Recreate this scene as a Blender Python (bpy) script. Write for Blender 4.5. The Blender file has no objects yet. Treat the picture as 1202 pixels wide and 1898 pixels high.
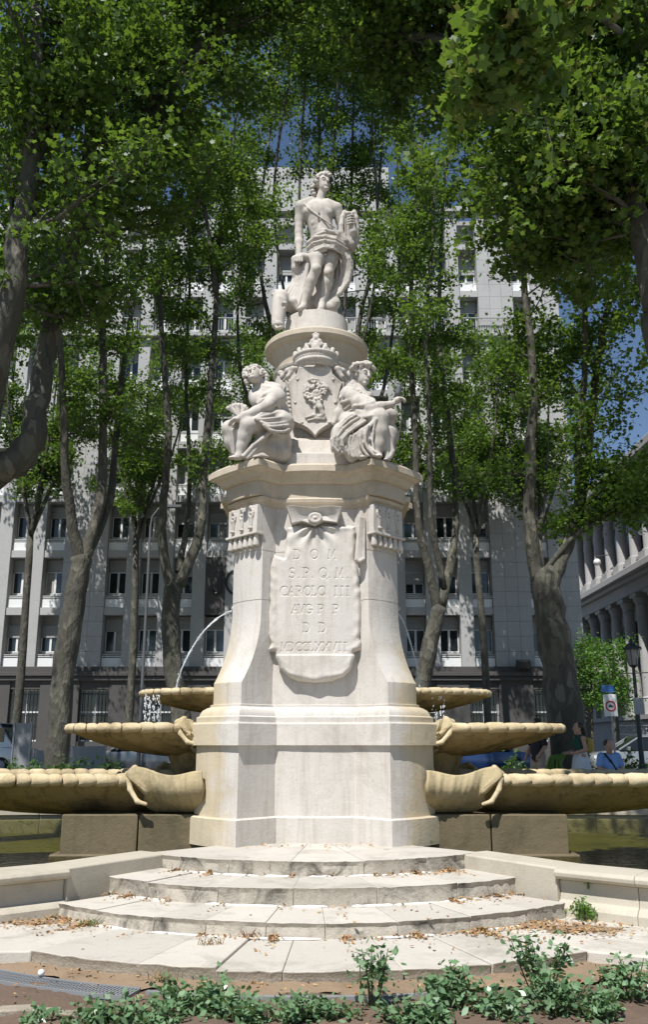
import bpy, bmesh, math, random
import numpy as np
from mathutils import Vector, Matrix
random.seed(7)
RNG = np.random.default_rng(11)
S = bpy.context.scene
COL = S.collection
rad = math.radians

# ------------------------------------------------------------------ camera
PITCH = rad(14.86); FPX = 1617.0; CAMZ = 1.6
cam = bpy.data.cameras.new('camera')
camo = bpy.data.objects.new('camera', cam); COL.objects.link(camo)
camo.location = (0, 0, CAMZ); camo.rotation_euler = (rad(90) + PITCH, 0, 0)
cam.sensor_fit = 'VERTICAL'; cam.sensor_height = 36; cam.lens = 36 * FPX / 1898
cam.clip_start = 0.1; cam.clip_end = 3000
S.camera = camo

# ------------------------------------------------------------------ sky, sun, exposure
SUN = Vector((0.47, 1.0, -1.8)).normalized()          # the way the light travels
w = bpy.data.worlds.new('World'); S.world = w; w.use_nodes = True
nt = w.node_tree; bg = nt.nodes['Background']
sky = nt.nodes.new('ShaderNodeTexSky'); sky.sky_type = 'NISHITA'; sky.sun_disc = False
sky.sun_elevation = math.asin(-SUN.z); sky.sun_rotation = math.atan2(-SUN.x, -SUN.y) % (2 * math.pi)
sky.altitude = 650; sky.air_density = 1.0; sky.dust_density = 0.2; sky.ozone_density = 2.5
nt.links.new(sky.outputs['Color'], bg.inputs['Color']); bg.inputs['Strength'].default_value = 0.08
sl = bpy.data.lights.new('sun', 'SUN'); sl.energy = 5.0; sl.angle = rad(0.53); sl.color = (1.0, 0.98, 0.95)
so = bpy.data.objects.new('sun', sl); COL.objects.link(so)
so.rotation_euler = SUN.to_track_quat('-Z', 'Y').to_euler(); so.location = (-10, -20, 40)
S.view_settings.view_transform = 'Standard'; S.view_settings.look = 'None'
S.view_settings.exposure = 0.4; S.view_settings.gamma = 1.0; S.view_settings.use_curve_mapping = False
S.render.engine = 'CYCLES'
S.cycles.max_bounces = 8; S.cycles.transparent_max_bounces = 12; S.cycles.use_denoising = True
S.cycles.caustics_reflective = False; S.cycles.caustics_refractive = False

# ------------------------------------------------------------------ layout helpers (a point of the place for a measured direction and a distance)
def P(px, py, Y):
    a = PITCH - math.atan((py - 949) / FPX)
    z = CAMZ + Y * math.tan(a)
    d = Y * math.cos(PITCH) + (z - CAMZ) * math.sin(PITCH)
    return Vector(((px - 601) / FPX * d, Y, z))

# ------------------------------------------------------------------ object helpers
WORLD = {}
def link(name, data, parent=None, at=None):
    o = bpy.data.objects.new(name, data); COL.objects.link(o)
    base = WORLD[parent.name] if parent else Vector((0, 0, 0))
    at = Vector(at) if at is not None else (base if parent else Vector((0, 0, 0)))
    if parent: o.parent = parent
    o.location = at - base; WORLD[o.name] = at.copy()
    return o
def tag(o, label=None, cat=None, group=None, kind=None):
    if label: o['label'] = label
    if cat: o['category'] = cat
    if group: o['group'] = group
    if kind: o['kind'] = kind
    return o
def thing(name, loc, label, cat, group=None):
    return tag(link(name, None, None, loc), label, cat, group)
def mesh_from(name, v, f, mat, smooth=30, origin=(0, 0, 0)):
    me = bpy.data.meshes.new(name)
    v = np.asarray(v, dtype=np.float64) - np.asarray(origin, dtype=np.float64)
    if isinstance(f, np.ndarray):
        k = f.shape[1]
        me.vertices.add(len(v)); me.vertices.foreach_set('co', v.astype(np.float32).ravel())
        me.loops.add(f.size); me.loops.foreach_set('vertex_index', f.astype(np.int32).ravel())
        me.polygons.add(len(f)); me.polygons.foreach_set('loop_start', np.arange(0, f.size, k, dtype=np.int32))
        me.update(calc_edges=True)
    else:
        me.from_pydata([tuple(p) for p in v], [], f); me.update()
    if mat: me.materials.append(mat)
    if smooth:
        me.polygons.foreach_set('use_smooth', np.ones(len(me.polygons), dtype=bool))
        if smooth < 180: me.set_sharp_from_angle(angle=rad(smooth))
    return me
class MB:
    def __init__(s): s.v = []; s.f = []; s.fm = []; s.m = 0
    def add(s, v, f):
        n = len(s.v); s.v += [tuple(p) for p in v]; s.f += [tuple(i + n for i in q) for q in f]; s.fm += [s.m] * len(f); return s
    def box(s, c, size, rz=0.0, rx=0.0, ry=0.0, taper=1.0):
        hx, hy, hz = size[0] / 2, size[1] / 2, size[2] / 2
        M = Matrix.Rotation(rz, 3, 'Z') @ Matrix.Rotation(ry, 3, 'Y') @ Matrix.Rotation(rx, 3, 'X')
        v = []
        for dz in (-1, 1):
            t = taper if dz > 0 else 1
            for dx, dy in ((-1, -1), (1, -1), (1, 1), (-1, 1)):
                v.append(Vector(c) + M @ Vector((dx * hx * t, dy * hy * t, dz * hz)))
        return s.add(v, [(3, 2, 1, 0), (4, 5, 6, 7), (0, 1, 5, 4), (1, 2, 6, 5), (2, 3, 7, 6), (3, 0, 4, 7)])
    def b(s, x0, x1, y0, y1, z0, z1):
        return s.box(((x0 + x1) / 2, (y0 + y1) / 2, (z0 + z1) / 2), (abs(x1 - x0), abs(y1 - y0), abs(z1 - z0)))
    def loft(s, rings, closed=True, caps=True):
        n = len(rings[0]); k = len(s.v); f = []
        for i in range(len(rings) - 1):
            for j in range(n if closed else n - 1):
                a = k + i * n + j; b = k + i * n + (j + 1) % n
                f.append((a, b, b + n, a + n))
        for r in rings: s.v += [tuple(p) for p in r]
        s.f += f; s.fm += [s.m] * len(f)
        if caps:
            s.f.append(tuple(range(k + n - 1, k - 1, -1))); s.fm.append(s.m)
            e = k + (len(rings) - 1) * n
            s.f.append(tuple(range(e, e + n))); s.fm.append(s.m)
        return s
    def tube(s, pts, radii, n=8, caps=True):
        pts = [Vector(p) for p in pts]
        if not hasattr(radii, '__len__'): radii = [radii] * len(pts)
        rings = []; up = None
        for i, p in enumerate(pts):
            t = (pts[min(i + 1, len(pts) - 1)] - pts[max(i - 1, 0)])
            t = t.normalized() if t.length > 1e-9 else Vector((0, 0, 1))
            if up is None:
                up = Vector((1, 0, 0)) if abs(t.x) < 0.8 else Vector((0, 1, 0))
            a = t.cross(up).normalized(); up = a.cross(t).normalized()
            rings.append([p + (a * math.cos(q) + up * math.sin(q)) * radii[i] for q in [2 * math.pi * j / n for j in range(n)]])
        return s.loft(rings, True, caps)
    def lathe(s, c, prof, n=32, a0=0.0, a1=2 * math.pi):
        rings = [[(c[0] + r * math.cos(2 * math.pi * j / n), c[1] + r * math.sin(2 * math.pi * j / n), c[2] + z) for j in range(n)] for r, z in prof]
        return s.loft(rings)
    def ball(s, c, r, n=8, m=6):
        r = r if hasattr(r, '__len__') else (r, r, r)
        rings = []
        for i in range(m + 1):
            th = math.pi * (i + 0.02 * (i == 0) - 0.02 * (i == m)) / m
            rings.append([(c[0] + r[0] * math.sin(th) * math.cos(2 * math.pi * j / n), c[1] + r[1] * math.sin(th) * math.sin(2 * math.pi * j / n), c[2] - r[2] * math.cos(th)) for j in range(n)])
        return s.loft(rings)
    def prism(s, poly, y0, y1):            # polygon in x,z extruded along y
        n = len(poly)
        v = [(x, y0, z) for x, z in poly] + [(x, y1, z) for x, z in poly]
        f = [tuple(range(n)), tuple(range(2 * n - 1, n - 1, -1))] + [((i + 1) % n, i, n + i, n + (i + 1) % n) for i in range(n)]
        return s.add(v, f)
    def mesh(s, name, mat, origin=(0, 0, 0), smooth=30):
        me = mesh_from(name, s.v, s.f, mat if not isinstance(mat, (list, tuple)) else mat[0], smooth, origin)
        if isinstance(mat, (list, tuple)):
            for m in mat[1:]: me.materials.append(m)
            me.polygons.foreach_set('material_index', np.array(s.fm, dtype=np.int32))
        return me
    def build(s, name, mat, parent=None, at=None, smooth=30):
        at = at if at is not None else (WORLD[parent.name] if parent else (0, 0, 0))
        return link(name, s.mesh(name, mat, at, smooth), parent, at)
def put(name, me, parent, at, rz=0.0):
    o = link(name, me, parent, at); o.rotation_euler.z = rz
    return o
def bevel(o, wdt=0.01, seg=2):
    m = o.modifiers.new('bevel', 'BEVEL'); m.width = wdt; m.segments = seg; m.limit_method = 'ANGLE'; m.angle_limit = rad(35)
    return o

# ------------------------------------------------------------------ materials
def newmat(name):
    m = bpy.data.materials.new(name); m.use_nodes = True
    t = m.node_tree; return m, t, t.nodes['Principled BSDF']
class N:
    def __init__(s, t): s.t = t
    def node(s, ty, **kw):
        n = s.t.nodes.new(ty)
        for k, v in kw.items(): setattr(n, k, v)
        return n
    def l(s, a, b): s.t.links.new(a, b)
    def pos(s, scale=(1, 1, 1), obj=False):
        if obj: src = s.node('ShaderNodeTexCoord').outputs['Object']
        else: src = s.node('ShaderNodeNewGeometry').outputs['Position']
        m = s.node('ShaderNodeMapping'); m.inputs['Scale'].default_value = scale
        s.l(src, m.inputs['Vector']); return m.outputs['Vector']
    def noise(s, vec, scale, detail=6, rough=0.6, dist=0.0):
        n = s.node('ShaderNodeTexNoise'); n.inputs['Scale'].default_value = scale; n.inputs['Detail'].default_value = detail
        n.inputs['Roughness'].default_value = rough; n.inputs['Distortion'].default_value = dist
        s.l(vec, n.inputs['Vector']); return n.outputs['Fac']
    def ramp(s, fac, stops):
        r = s.node('ShaderNodeValToRGB'); e = r.color_ramp.elements
        while len(e) < len(stops): e.new(0.5)
        for i, (p, c) in enumerate(stops):
            e[i].position = p; e[i].color = (*c, 1) if hasattr(c, '__len__') else (c, c, c, 1)
        s.l(fac, r.inputs['Fac']); return r.outputs['Color']
    def mix(s, fac, a, b, mode='MIX'):
        m = s.node('ShaderNodeMix', data_type='RGBA', blend_type=mode)
        for inp, val in ((m.inputs[0], fac), (m.inputs[6], a), (m.inputs[7], b)):
            if hasattr(val, 'is_output'): s.l(val, inp)
            elif hasattr(val, '__len__'): inp.default_value = (*val, 1)
            else: inp.default_value = val if inp == m.inputs[0] else (val, val, val, 1)
        return m.outputs[2]
    def math(s, op, a, b=0.0):
        m = s.node('ShaderNodeMath', operation=op)
        for inp, val in ((m.inputs[0], a), (m.inputs[1], b)):
            if hasattr(val, 'is_output'): s.l(val, inp)
            else: inp.default_value = val
        return m.outputs[0]
    def bump(s, h, strength, dist=0.02):
        b = s.node('ShaderNodeBump'); b.inputs['Strength'].default_value = strength; b.inputs['Distance'].default_value = dist
        s.l(h, b.inputs['Height']); return b.outputs['Normal']
def stone(name, c1, c2, rough=0.85, scale=1.5, grain=70, pits=0.25, streak=0.25, grime=(0.16, 0.15, 0.13), grime_amt=0.0, stain=None, bump=0.35, objrand=0.0, grime_scale=1.3):
    m, t, p = newmat(name); n = N(t)
    v = n.pos()
    base = n.mix(n.noise(v, scale, 8, 0.65, 0.4), c1, c2)
    g = n.noise(v, grain, 4, 0.7)
    base = n.mix(0.5, base, n.ramp(g, [(0.25, 0.72), (0.75, 1.0)]), 'MULTIPLY')
    if streak:
        sv = n.pos((5, 5, 0.5)); sn = n.noise(sv, 1.6, 6, 0.7)
        base = n.mix(n.ramp(sn, [(0.5, 0.0), (0.78, streak)]), base, grime)
    if grime_amt:
        gn = n.noise(v, grime_scale, 9, 0.72, 0.6)
        base = n.mix(n.ramp(gn, [(0.5, 0.0), (0.66, grime_amt)]), base, grime)
    if pits:
        pn = n.noise(v, 26, 3, 0.55)
        base = n.mix(n.ramp(pn, [(0.66, 0.0), (0.76, pits)]), base, (0.14, 0.12, 0.09))
    if stain: base = stain(n, base, v)
    if objrand:
        oi = n.node('ShaderNodeObjectInfo')
        k = n.math('ADD', n.math('MULTIPLY', oi.outputs['Random'], objrand), 1 - objrand)
        cm = n.node('ShaderNodeCombineColor'); [n.l(k, cm.inputs[i]) for i in range(3)]
        base = n.mix(1.0, base, cm.outputs[0], 'MULTIPLY')
    n.l(base, p.inputs['Base Color']); p.inputs['Roughness'].default_value = rough
    p.inputs['Specular IOR Level'].default_value = 0.25
    h = n.math('ADD', n.noise(v, 9, 8, 0.7), n.math('MULTIPLY', g, 0.35))
    n.l(n.bump(h, bump, 0.02), p.inputs['Normal'])
    return m
def plain(name, c, rough=0.6, metal=0.0, var=0.15, scale=6, spec=0.5, bump=0.0):
    m, t, p = newmat(name); n = N(t); v = n.pos(obj=False)
    lo = tuple(x * (1 - var) for x in c); hi = tuple(min(1, x * (1 + var)) for x in c)
    nz = n.noise(v, scale, 6, 0.65)
    n.l(n.mix(nz, lo, hi), p.inputs['Base Color'])
    p.inputs['Roughness'].default_value = rough; p.inputs['Metallic'].default_value = metal; p.inputs['Specular IOR Level'].default_value = spec
    if bump: n.l(n.bump(nz, bump, 0.02), p.inputs['Normal'])
    return m
def leafmat(name, dark, light, trans=0.35, rough=0.45, dry=None):
    m, t, p = newmat(name); n = N(t)
    at = n.node('ShaderNodeAttribute', attribute_name='tint')
    c = n.ramp(at.outputs['Fac'], [(0.0, dark), (0.8, light), (1.0, dry or light)])
    v = n.pos(); c = n.mix(0.4, c, n.ramp(n.noise(v, 1.2, 3), [(0.3, 0.6), (0.7, 1.0)]), 'MULTIPLY')
    n.l(c, p.inputs['Base Color']); p.inputs['Roughness'].default_value = rough; p.inputs['Specular IOR Level'].default_value = 0.35
    tr = n.node('ShaderNodeBsdfTranslucent'); n.l(n.mix(0.5, c, (0.25, 0.4, 0.03), 'MIX'), tr.inputs['Color'])
    mx = n.node('ShaderNodeMixShader'); mx.inputs[0].default_value = trans
    n.l(p.outputs[0], mx.inputs[1]); n.l(tr.outputs[0], mx.inputs[2])
    n.l(mx.outputs[0], t.nodes['Material Output'].inputs['Surface'])
    return m
FX, FY = -0.11, 11.66                     # the axis of the fountain
def ochre(n, base, v):                    # mineral crust where the water runs, on the flanks of the pedestal
    sp = n.node('ShaderNodeSeparateXYZ'); n.l(v, sp.inputs[0])
    dx = n.math('ABSOLUTE', n.math('ADD', sp.outputs[0], -FX))
    f = n.math('ADD', n.math('MULTIPLY', n.math('ADD', dx, -0.93), 2.2), n.math('MULTIPLY', n.math('ADD', n.noise(v, 2.2, 7, 0.7), -0.5), 2.2))
    lowz = n.math('SUBTRACT', 1.0, n.math('MULTIPLY', n.math('ADD', sp.outputs[2], -2.6), 1.6))
    f = n.math('MULTIPLY', f, n.math('MINIMUM', n.math('MAXIMUM', lowz, 0.0), 1.0))
    f = n.math('MINIMUM', n.math('MAXIMUM', f, 0.0), 0.48)
    return n.mix(f, base, (0.50, 0.38, 0.17))
M = {}
M['stone'] = stone('pale_limestone', (0.645, 0.608, 0.56), (0.545, 0.502, 0.445), stain=ochre, streak=0.62, grime=(0.33, 0.28, 0.22), grime_amt=0.42, pits=0.4, bump=0.4)
M['statue'] = stone('carved_limestone', (0.58, 0.54, 0.49), (0.48, 0.435, 0.38), streak=0.65, grime=(0.21, 0.18, 0.145), grime_amt=0.6, grain=90, pits=0.15, bump=0.25)
M['cornice'] = stone('weathered_limestone', (0.58, 0.51, 0.41), (0.46, 0.39, 0.29), streak=0.35, grime=(0.27, 0.21, 0.14), grime_amt=0.4, pits=0.2)
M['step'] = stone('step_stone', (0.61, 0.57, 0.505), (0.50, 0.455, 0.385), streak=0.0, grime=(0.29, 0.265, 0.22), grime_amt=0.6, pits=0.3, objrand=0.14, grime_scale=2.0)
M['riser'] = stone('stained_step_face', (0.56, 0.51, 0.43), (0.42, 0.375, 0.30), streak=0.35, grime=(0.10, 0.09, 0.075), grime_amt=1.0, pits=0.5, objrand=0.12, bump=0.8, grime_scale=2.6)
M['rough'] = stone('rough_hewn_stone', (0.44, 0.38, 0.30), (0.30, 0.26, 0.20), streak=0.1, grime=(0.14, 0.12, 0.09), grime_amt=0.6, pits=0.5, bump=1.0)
M['basin'] = stone('ochre_crusted_stone', (0.47, 0.37, 0.19), (0.25, 0.175, 0.07), streak=0.95, grime=(0.075, 0.06, 0.03), grime_amt=0.85, pits=0.3, bump=0.6)
M['rim'] = stone('rim_stone', (0.69, 0.59, 0.41), (0.53, 0.40, 0.21), streak=0.4, grime=(0.17, 0.125, 0.055), grime_amt=0.75, pits=0.35, objrand=0.15, bump=0.6)
M['wet_shaded'] = stone('shaded_wet_algae_stone', (0.21, 0.165, 0.10), (0.11, 0.09, 0.05), rough=0.5, streak=0.4, grime=(0.05, 0.05, 0.025), grime_amt=0.6, pits=0.3, bump=0.6)  # algae brown, with the shade under the lower basins darkened into it
M['pool'] = stone('pool_stone', (0.56, 0.51, 0.42), (0.45, 0.40, 0.31), streak=0.2, grime=(0.26, 0.23, 0.17), grime_amt=0.35, objrand=0.1)
M['algae'] = stone('algae_covered_pool_floor', (0.30, 0.26, 0.08), (0.16, 0.15, 0.05), streak=0, grime=(0.06, 0.07, 0.02), grime_amt=0.7, pits=0)
M['mortar'] = plain('white_mortar', (0.74, 0.72, 0.68), 0.9)
M['soil'] = stone('garden_soil', (0.19, 0.135, 0.10), (0.11, 0.075, 0.055), streak=0, grime=(0.2, 0.14, 0.09), grime_amt=0.5, pits=0.5, grain=40, bump=1.0)
M['sand'] = stone('ochre_sand', (0.34, 0.25, 0.165), (0.23, 0.16, 0.10), streak=0, grime=(0.14, 0.10, 0.065), grime_amt=0.5, pits=0.5, bump=1.0)
M['pave'] = stone('paving', (0.30, 0.285, 0.26), (0.22, 0.21, 0.19), streak=0, grime=(0.14, 0.13, 0.11), grime_amt=0.5, pits=0.3)
M['asphalt'] = stone('asphalt', (0.06, 0.06, 0.06), (0.045, 0.045, 0.047), streak=0, pits=0.1)
M['facade'] = stone('grey_stone_facing', (0.47, 0.465, 0.455), (0.40, 0.395, 0.385), scale=0.3, grain=8, streak=0.2, grime=(0.24, 0.24, 0.23), grime_amt=0.2, pits=0, bump=0.1, objrand=0.06)
M['granite'] = stone('dark_granite', (0.11, 0.105, 0.10), (0.07, 0.067, 0.063), scale=0.5, grain=10, streak=0.2, grime=(0.06, 0.06, 0.06), grime_amt=0.3, pits=0, bump=0.1)
M['pale_stone'] = stone('pale_palace_stone', (0.47, 0.46, 0.445), (0.38, 0.37, 0.36), scale=0.3, grain=8, streak=0.25, grime=(0.26, 0.25, 0.23), grime_amt=0.25, pits=0, bump=0.1)
M['white'] = plain('white_painted_metal', (0.74, 0.74, 0.73), 0.45, var=0.05)
M['shutter'] = plain('grey_shutter_slats', (0.30, 0.30, 0.29), 0.6)
M['dark'] = plain('black_painted_iron', (0.02, 0.022, 0.022), 0.45)
M['grey'] = plain('galvanised_steel', (0.30, 0.31, 0.32), 0.5, metal=0.4)
M['panel'] = plain('pale_grey_hoarding', (0.28, 0.285, 0.29), 0.6)
def glassmat(name, c=(0.02, 0.025, 0.03), rough=0.06):
    m, t, p = newmat(name); p.inputs['Base Color'].default_value = (*c, 1); p.inputs['Roughness'].default_value = rough
    p.inputs['Specular IOR Level'].default_value = 0.7
    n = N(t); n.l(n.bump(n.noise(n.pos(), 0.7, 2), 0.05, 0.05), p.inputs['Normal'])
    return m
M['glass'] = glassmat('window_glass'); M['carglass'] = glassmat('car_glass', (0.01, 0.012, 0.013), 0.03)
def barkmat():
    m, t, p = newmat('plane_tree_bark'); n = N(t)
    v = n.pos((1, 1, 0.45)); wv = n.node('ShaderNodeTexVoronoi'); wv.inputs['Scale'].default_value = 8.5
    nz = n.node('ShaderNodeTexNoise'); nz.inputs['Scale'].default_value = 4; n.l(v, nz.inputs['Vector'])
    n.l(n.mix(0.25, v, nz.outputs['Color']), wv.inputs['Vector'])
    c = n.ramp(wv.outputs['Color'], [(0.0, (0.05, 0.046, 0.037)), (0.4, (0.082, 0.075, 0.058)), (0.6, (0.068, 0.068, 0.048)), (0.88, (0.155, 0.143, 0.11))])
    g = n.noise(n.pos((1, 1, 0.3)), 20, 5)
    c = n.mix(0.5, c, n.ramp(g, [(0.3, 0.55), (0.7, 1.0)]), 'MULTIPLY')
    n.l(c, p.inputs['Base Color']); p.inputs['Roughness'].default_value = 0.85
    n.l(n.bump(n.math('ADD', g, wv.outputs['Distance']), 0.9, 0.04), p.inputs['Normal'])
    return m
M['bark'] = barkmat()
M['leaf'] = leafmat('plane_leaves', (0.036, 0.084, 0.014), (0.135, 0.225, 0.034), 0.42)
M['leaf2'] = leafmat('plane_leaves_near', (0.032, 0.074, 0.014), (0.125, 0.205, 0.034), 0.40, dry=(0.25, 0.17, 0.06))
M['rose'] = leafmat('rose_leaves', (0.09, 0.18, 0.08), (0.22, 0.34, 0.18), 0.25, rough=0.3)
M['hedge'] = leafmat('hedge_leaves', (0.03, 0.075, 0.016), (0.08, 0.17, 0.035), 0.25)
M['bright'] = leafmat('bright_leaves', (0.07, 0.17, 0.025), (0.13, 0.27, 0.04), 0.35)
M['dry'] = leafmat('dry_leaves', (0.28, 0.13, 0.06), (0.48, 0.30, 0.15), 0.1, rough=0.8, dry=(0.5, 0.4, 0.2))
def watermat(name, tint, bumpk, scale, rough=0.03):
    m, t, p = newmat(name); n = N(t); t.nodes.remove(p)
    v = n.pos(); h = n.noise(v, scale, 4, 0.55, 0.3); nr = n.bump(h, bumpk, 0.06)
    fr = n.node('ShaderNodeFresnel'); fr.inputs['IOR'].default_value = 1.33; n.l(nr, fr.inputs['Normal'])
    tr = n.node('ShaderNodeBsdfTransparent'); tr.inputs['Color'].default_value = (*tint, 1)
    gl = n.node('ShaderNodeBsdfGlossy'); gl.inputs['Roughness'].default_value = rough; n.l(nr, gl.inputs['Normal'])
    mx = n.node('ShaderNodeMixShader'); n.l(fr.outputs[0], mx.inputs[0]); n.l(tr.outputs[0], mx.inputs[1]); n.l(gl.outputs[0], mx.inputs[2])
    n.l(mx.outputs[0], t.nodes['Material Output'].inputs['Surface']); return m
M['water'] = watermat('pool_water', (0.66, 0.68, 0.44), 1.0, 9)
def splashmat():
    m, t, p = newmat('falling_water'); n = N(t)
    p.inputs['Base Color'].default_value = (0.85, 0.88, 0.9, 1); p.inputs['Roughness'].default_value = 0.08
    tr = n.node('ShaderNodeBsdfTransparent'); mx = n.node('ShaderNodeMixShader')
    mx.inputs[0].default_value = 0.55
    n.l(tr.outputs[0], mx.inputs[1]); n.l(p.outputs[0], mx.inputs[2]); n.l(mx.outputs[0], t.nodes['Material Output'].inputs['Surface'])
    return m
M['splash'] = splashmat()

# ------------------------------------------------------------------ sculpting: a distance field of tapered limbs and ovals, skinned with surface nets
class Sculpt:
    def __init__(s, res): s.res = res; s.pr = []
    def cap(s, a, b, r1, r2=None, k=0.03): s.pr.append(('c', np.array(a, float), np.array(b, float), r1, r1 if r2 is None else r2, k)); return s
    def chain(s, pts, rs, k=0.03):
        if not hasattr(rs, '__len__'): rs = [rs] * len(pts)
        for i in range(len(pts) - 1): s.cap(pts[i], pts[i + 1], rs[i], rs[i + 1], k)
        return s
    def ell(s, c, r, rot=None, k=0.03, sub=False):
        R = np.array(rot.to_matrix()) if rot is not None else np.eye(3)
        s.pr.append(('s' if sub else 'e', np.array(c, float), np.array(r, float), R, 0, k)); return s
    def dent(s, c, r, rot=None, k=0.02): return s.ell(c, r, rot, k, True)
    def mesh(s, name, mat, origin=(0, 0, 0), floor=None, noise=0.0):
        lo = np.full(3, 1e9); hi = -lo
        for p in s.pr:
            if p[0] == 'c':
                R = max(p[3], p[4]); lo = np.minimum(lo, np.minimum(p[1], p[2]) - R); hi = np.maximum(hi, np.maximum(p[1], p[2]) + R)
            elif p[0] == 'e':
                R = max(p[2]); lo = np.minimum(lo, p[1] - R); hi = np.maximum(hi, p[1] + R)
        h = s.res; lo -= 3 * h; hi += 3 * h
        dim = np.ceil((hi - lo) / h).astype(int) + 1
        BIG = 0.12; D = np.full(dim, BIG, dtype=np.float32)
        ax = [lo[i] + h * np.arange(dim[i]) for i in range(3)]
        for p in s.pr:
            k = p[5]
            if p[0] == 'c': R = max(p[3], p[4]); l = np.minimum(p[1], p[2]) - R; u = np.maximum(p[1], p[2]) + R
            else: R = max(p[2]); l = p[1] - R; u = p[1] + R
            mrg = max(k, 3 * h) + 0.03
            i0 = np.maximum(np.floor((l - mrg - lo) / h).astype(int), 0); i1 = np.minimum(np.ceil((u + mrg - lo) / h).astype(int) + 1, dim)
            if (i1 <= i0).any(): continue
            sl_ = tuple(slice(a, b) for a, b in zip(i0, i1))
            X = ax[0][sl_[0]][:, None, None]; Y = ax[1][sl_[1]][None, :, None]; Z = ax[2][sl_[2]][None, None, :]
            if p[0] == 'c':
                a, b = p[1], p[2]; ab = b - a; L = max(ab @ ab, 1e-9)
                t = np.clip(((X - a[0]) * ab[0] + (Y - a[1]) * ab[1] + (Z - a[2]) * ab[2]) / L, 0, 1)
                d = np.sqrt((X - a[0] - t * ab[0]) ** 2 + (Y - a[1] - t * ab[1]) ** 2 + (Z - a[2] - t * ab[2]) ** 2) - (p[3] + (p[4] - p[3]) * t)
            else:
                Rm = p[3]; x = X - p[1][0]; y = Y - p[1][1]; z = Z - p[1][2]
                q = [Rm[0, j] * x + Rm[1, j] * y + Rm[2, j] * z for j in range(3)]
                k0 = np.sqrt(sum((q[j] / p[2][j]) ** 2 for j in range(3))); k1 = np.sqrt(sum((q[j] / p[2][j] ** 2) ** 2 for j in range(3))) + 1e-9
                d = k0 * (k0 - 1) / k1
            cur = D[sl_]
            if p[0] == 's':
                hh = np.clip(0.5 - 0.5 * (cur + d) / k, 0, 1); D[sl_] = cur * (1 - hh) - d * hh + k * hh * (1 - hh)
            else:
                hh = np.clip(0.5 + 0.5 * (cur - d) / k, 0, 1); D[sl_] = cur * (1 - hh) + d * hh - k * hh * (1 - hh)
        if floor is not None:
            D = np.maximum(D, (floor - ax[2])[None, None, :].astype(np.float32))
        D[0] = D[-1] = BIG; D[:, 0] = D[:, -1] = BIG; D[:, :, 0] = D[:, :, -1] = BIG
        v, f = surface_nets(D); v = v * h + lo
        return mesh_from(name, v, f, mat, 180, origin)
    def build(s, name, mat, parent=None, at=None, floor=None):
        at = at if at is not None else (WORLD[parent.name] if parent else (0, 0, 0))
        return link(name, s.mesh(name, mat, at, floor), parent, at)
def surface_nets(D):
    ins = D < 0
    nx, ny, nz = D.shape
    c = [ins[i:nx - 1 + i, j:ny - 1 + j, k:nz - 1 + k] for i in (0, 1) for j in (0, 1) for k in (0, 1)]
    cnt = sum(x.astype(np.int8) for x in c)
    act = (cnt > 0) & (cnt < 8)
    idx = np.argwhere(act); vid = np.full(act.shape, -1, dtype=np.int64); vid[act] = np.arange(len(idx))
    acc = np.zeros((len(idx), 3)); num = np.zeros(len(idx))
    cor = [(i, j, k) for i in (0, 1) for j in (0, 1) for k in (0, 1)]
    val = np.stack([D[idx[:, 0] + i, idx[:, 1] + j, idx[:, 2] + k] for i, j, k in cor], 1).astype(np.float64)
    for a in range(8):
        for b in range(a + 1, 8):
            A, B = np.array(cor[a]), np.array(cor[b])
            if np.abs(A - B).sum() != 1: continue
            m = (val[:, a] < 0) != (val[:, b] < 0)
            t = val[m, a] / (val[m, a] - val[m, b])
            acc[m] += A + t[:, None] * (B - A); num[m] += 1
    v = idx + acc / num[:, None]
    quads = []
    for axis in range(3):
        s0 = [slice(1, -1)] * 3; s0[axis] = slice(0, -1); s1 = list(s0); s1[axis] = slice(1, None)
        a = ins[tuple(s0)]; b = ins[tuple(s1)]
        e = np.argwhere(a != b)
        if not len(e): continue
        fl = a[tuple(e.T)]
        off = np.ones(3, int); off[axis] = 0; e = e + off
        u, w_ = [(1, 2), (2, 0), (0, 1)][axis]
        def vv(du, dw):
            q = e.copy(); q[:, u] -= du; q[:, w_] -= dw; return vid[q[:, 0], q[:, 1], q[:, 2]]
        q = np.stack([vv(1, 1), vv(0, 1), vv(0, 0), vv(1, 0)], 1)
        q[~fl] = q[~fl][:, ::-1]
        quads.append(q)
    f = np.concatenate(quads); f = f[(f >= 0).all(1)]
    return v, f

# ------------------------------------------------------------------ ground
def ground_h(Y): 
    t = min(max((Y - 16.2) / 1.2, 0), 1); return 0.43 * t * t * (3 - 2 * t)
mb = MB()
ys = [-30, 0, 5, 10, 16.0, 16.2, 16.4, 16.6, 16.8, 17.0, 17.2, 17.4, 22, 30, 60, 120, 300, 1500]
xs = [-900, -60, -20, 0, 20, 60, 900]
mb.add([(x, y, ground_h(y) - 0.08 * (y < 16.1)) for y in ys for x in xs], [(j * 7 + i, j * 7 + i + 1, j * 7 + i + 8, j * 7 + i + 7) for j in range(len(ys) - 1) for i in range(6)])
tag(mb.build('ground', M['pave'], smooth=180), kind='structure')
mb = MB().b(-200, 16.5, 33, 43.5, 0.3, 0.434); mb.b(16.5, 23, 33, 200, 0.3, 0.434); mb.b(23, 200, 33, 43.5, 0.3, 0.434)
tag(mb.build('road', M['asphalt']), kind='structure')
mb = MB(); mb.b(-200, 16.4, 43.5, 70, 0.3, 0.55); mb.b(-200, 60, 32.6, 33, 0.3, 0.55)
tag(mb.build('pavement', M['pave']), kind='structure')

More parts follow.
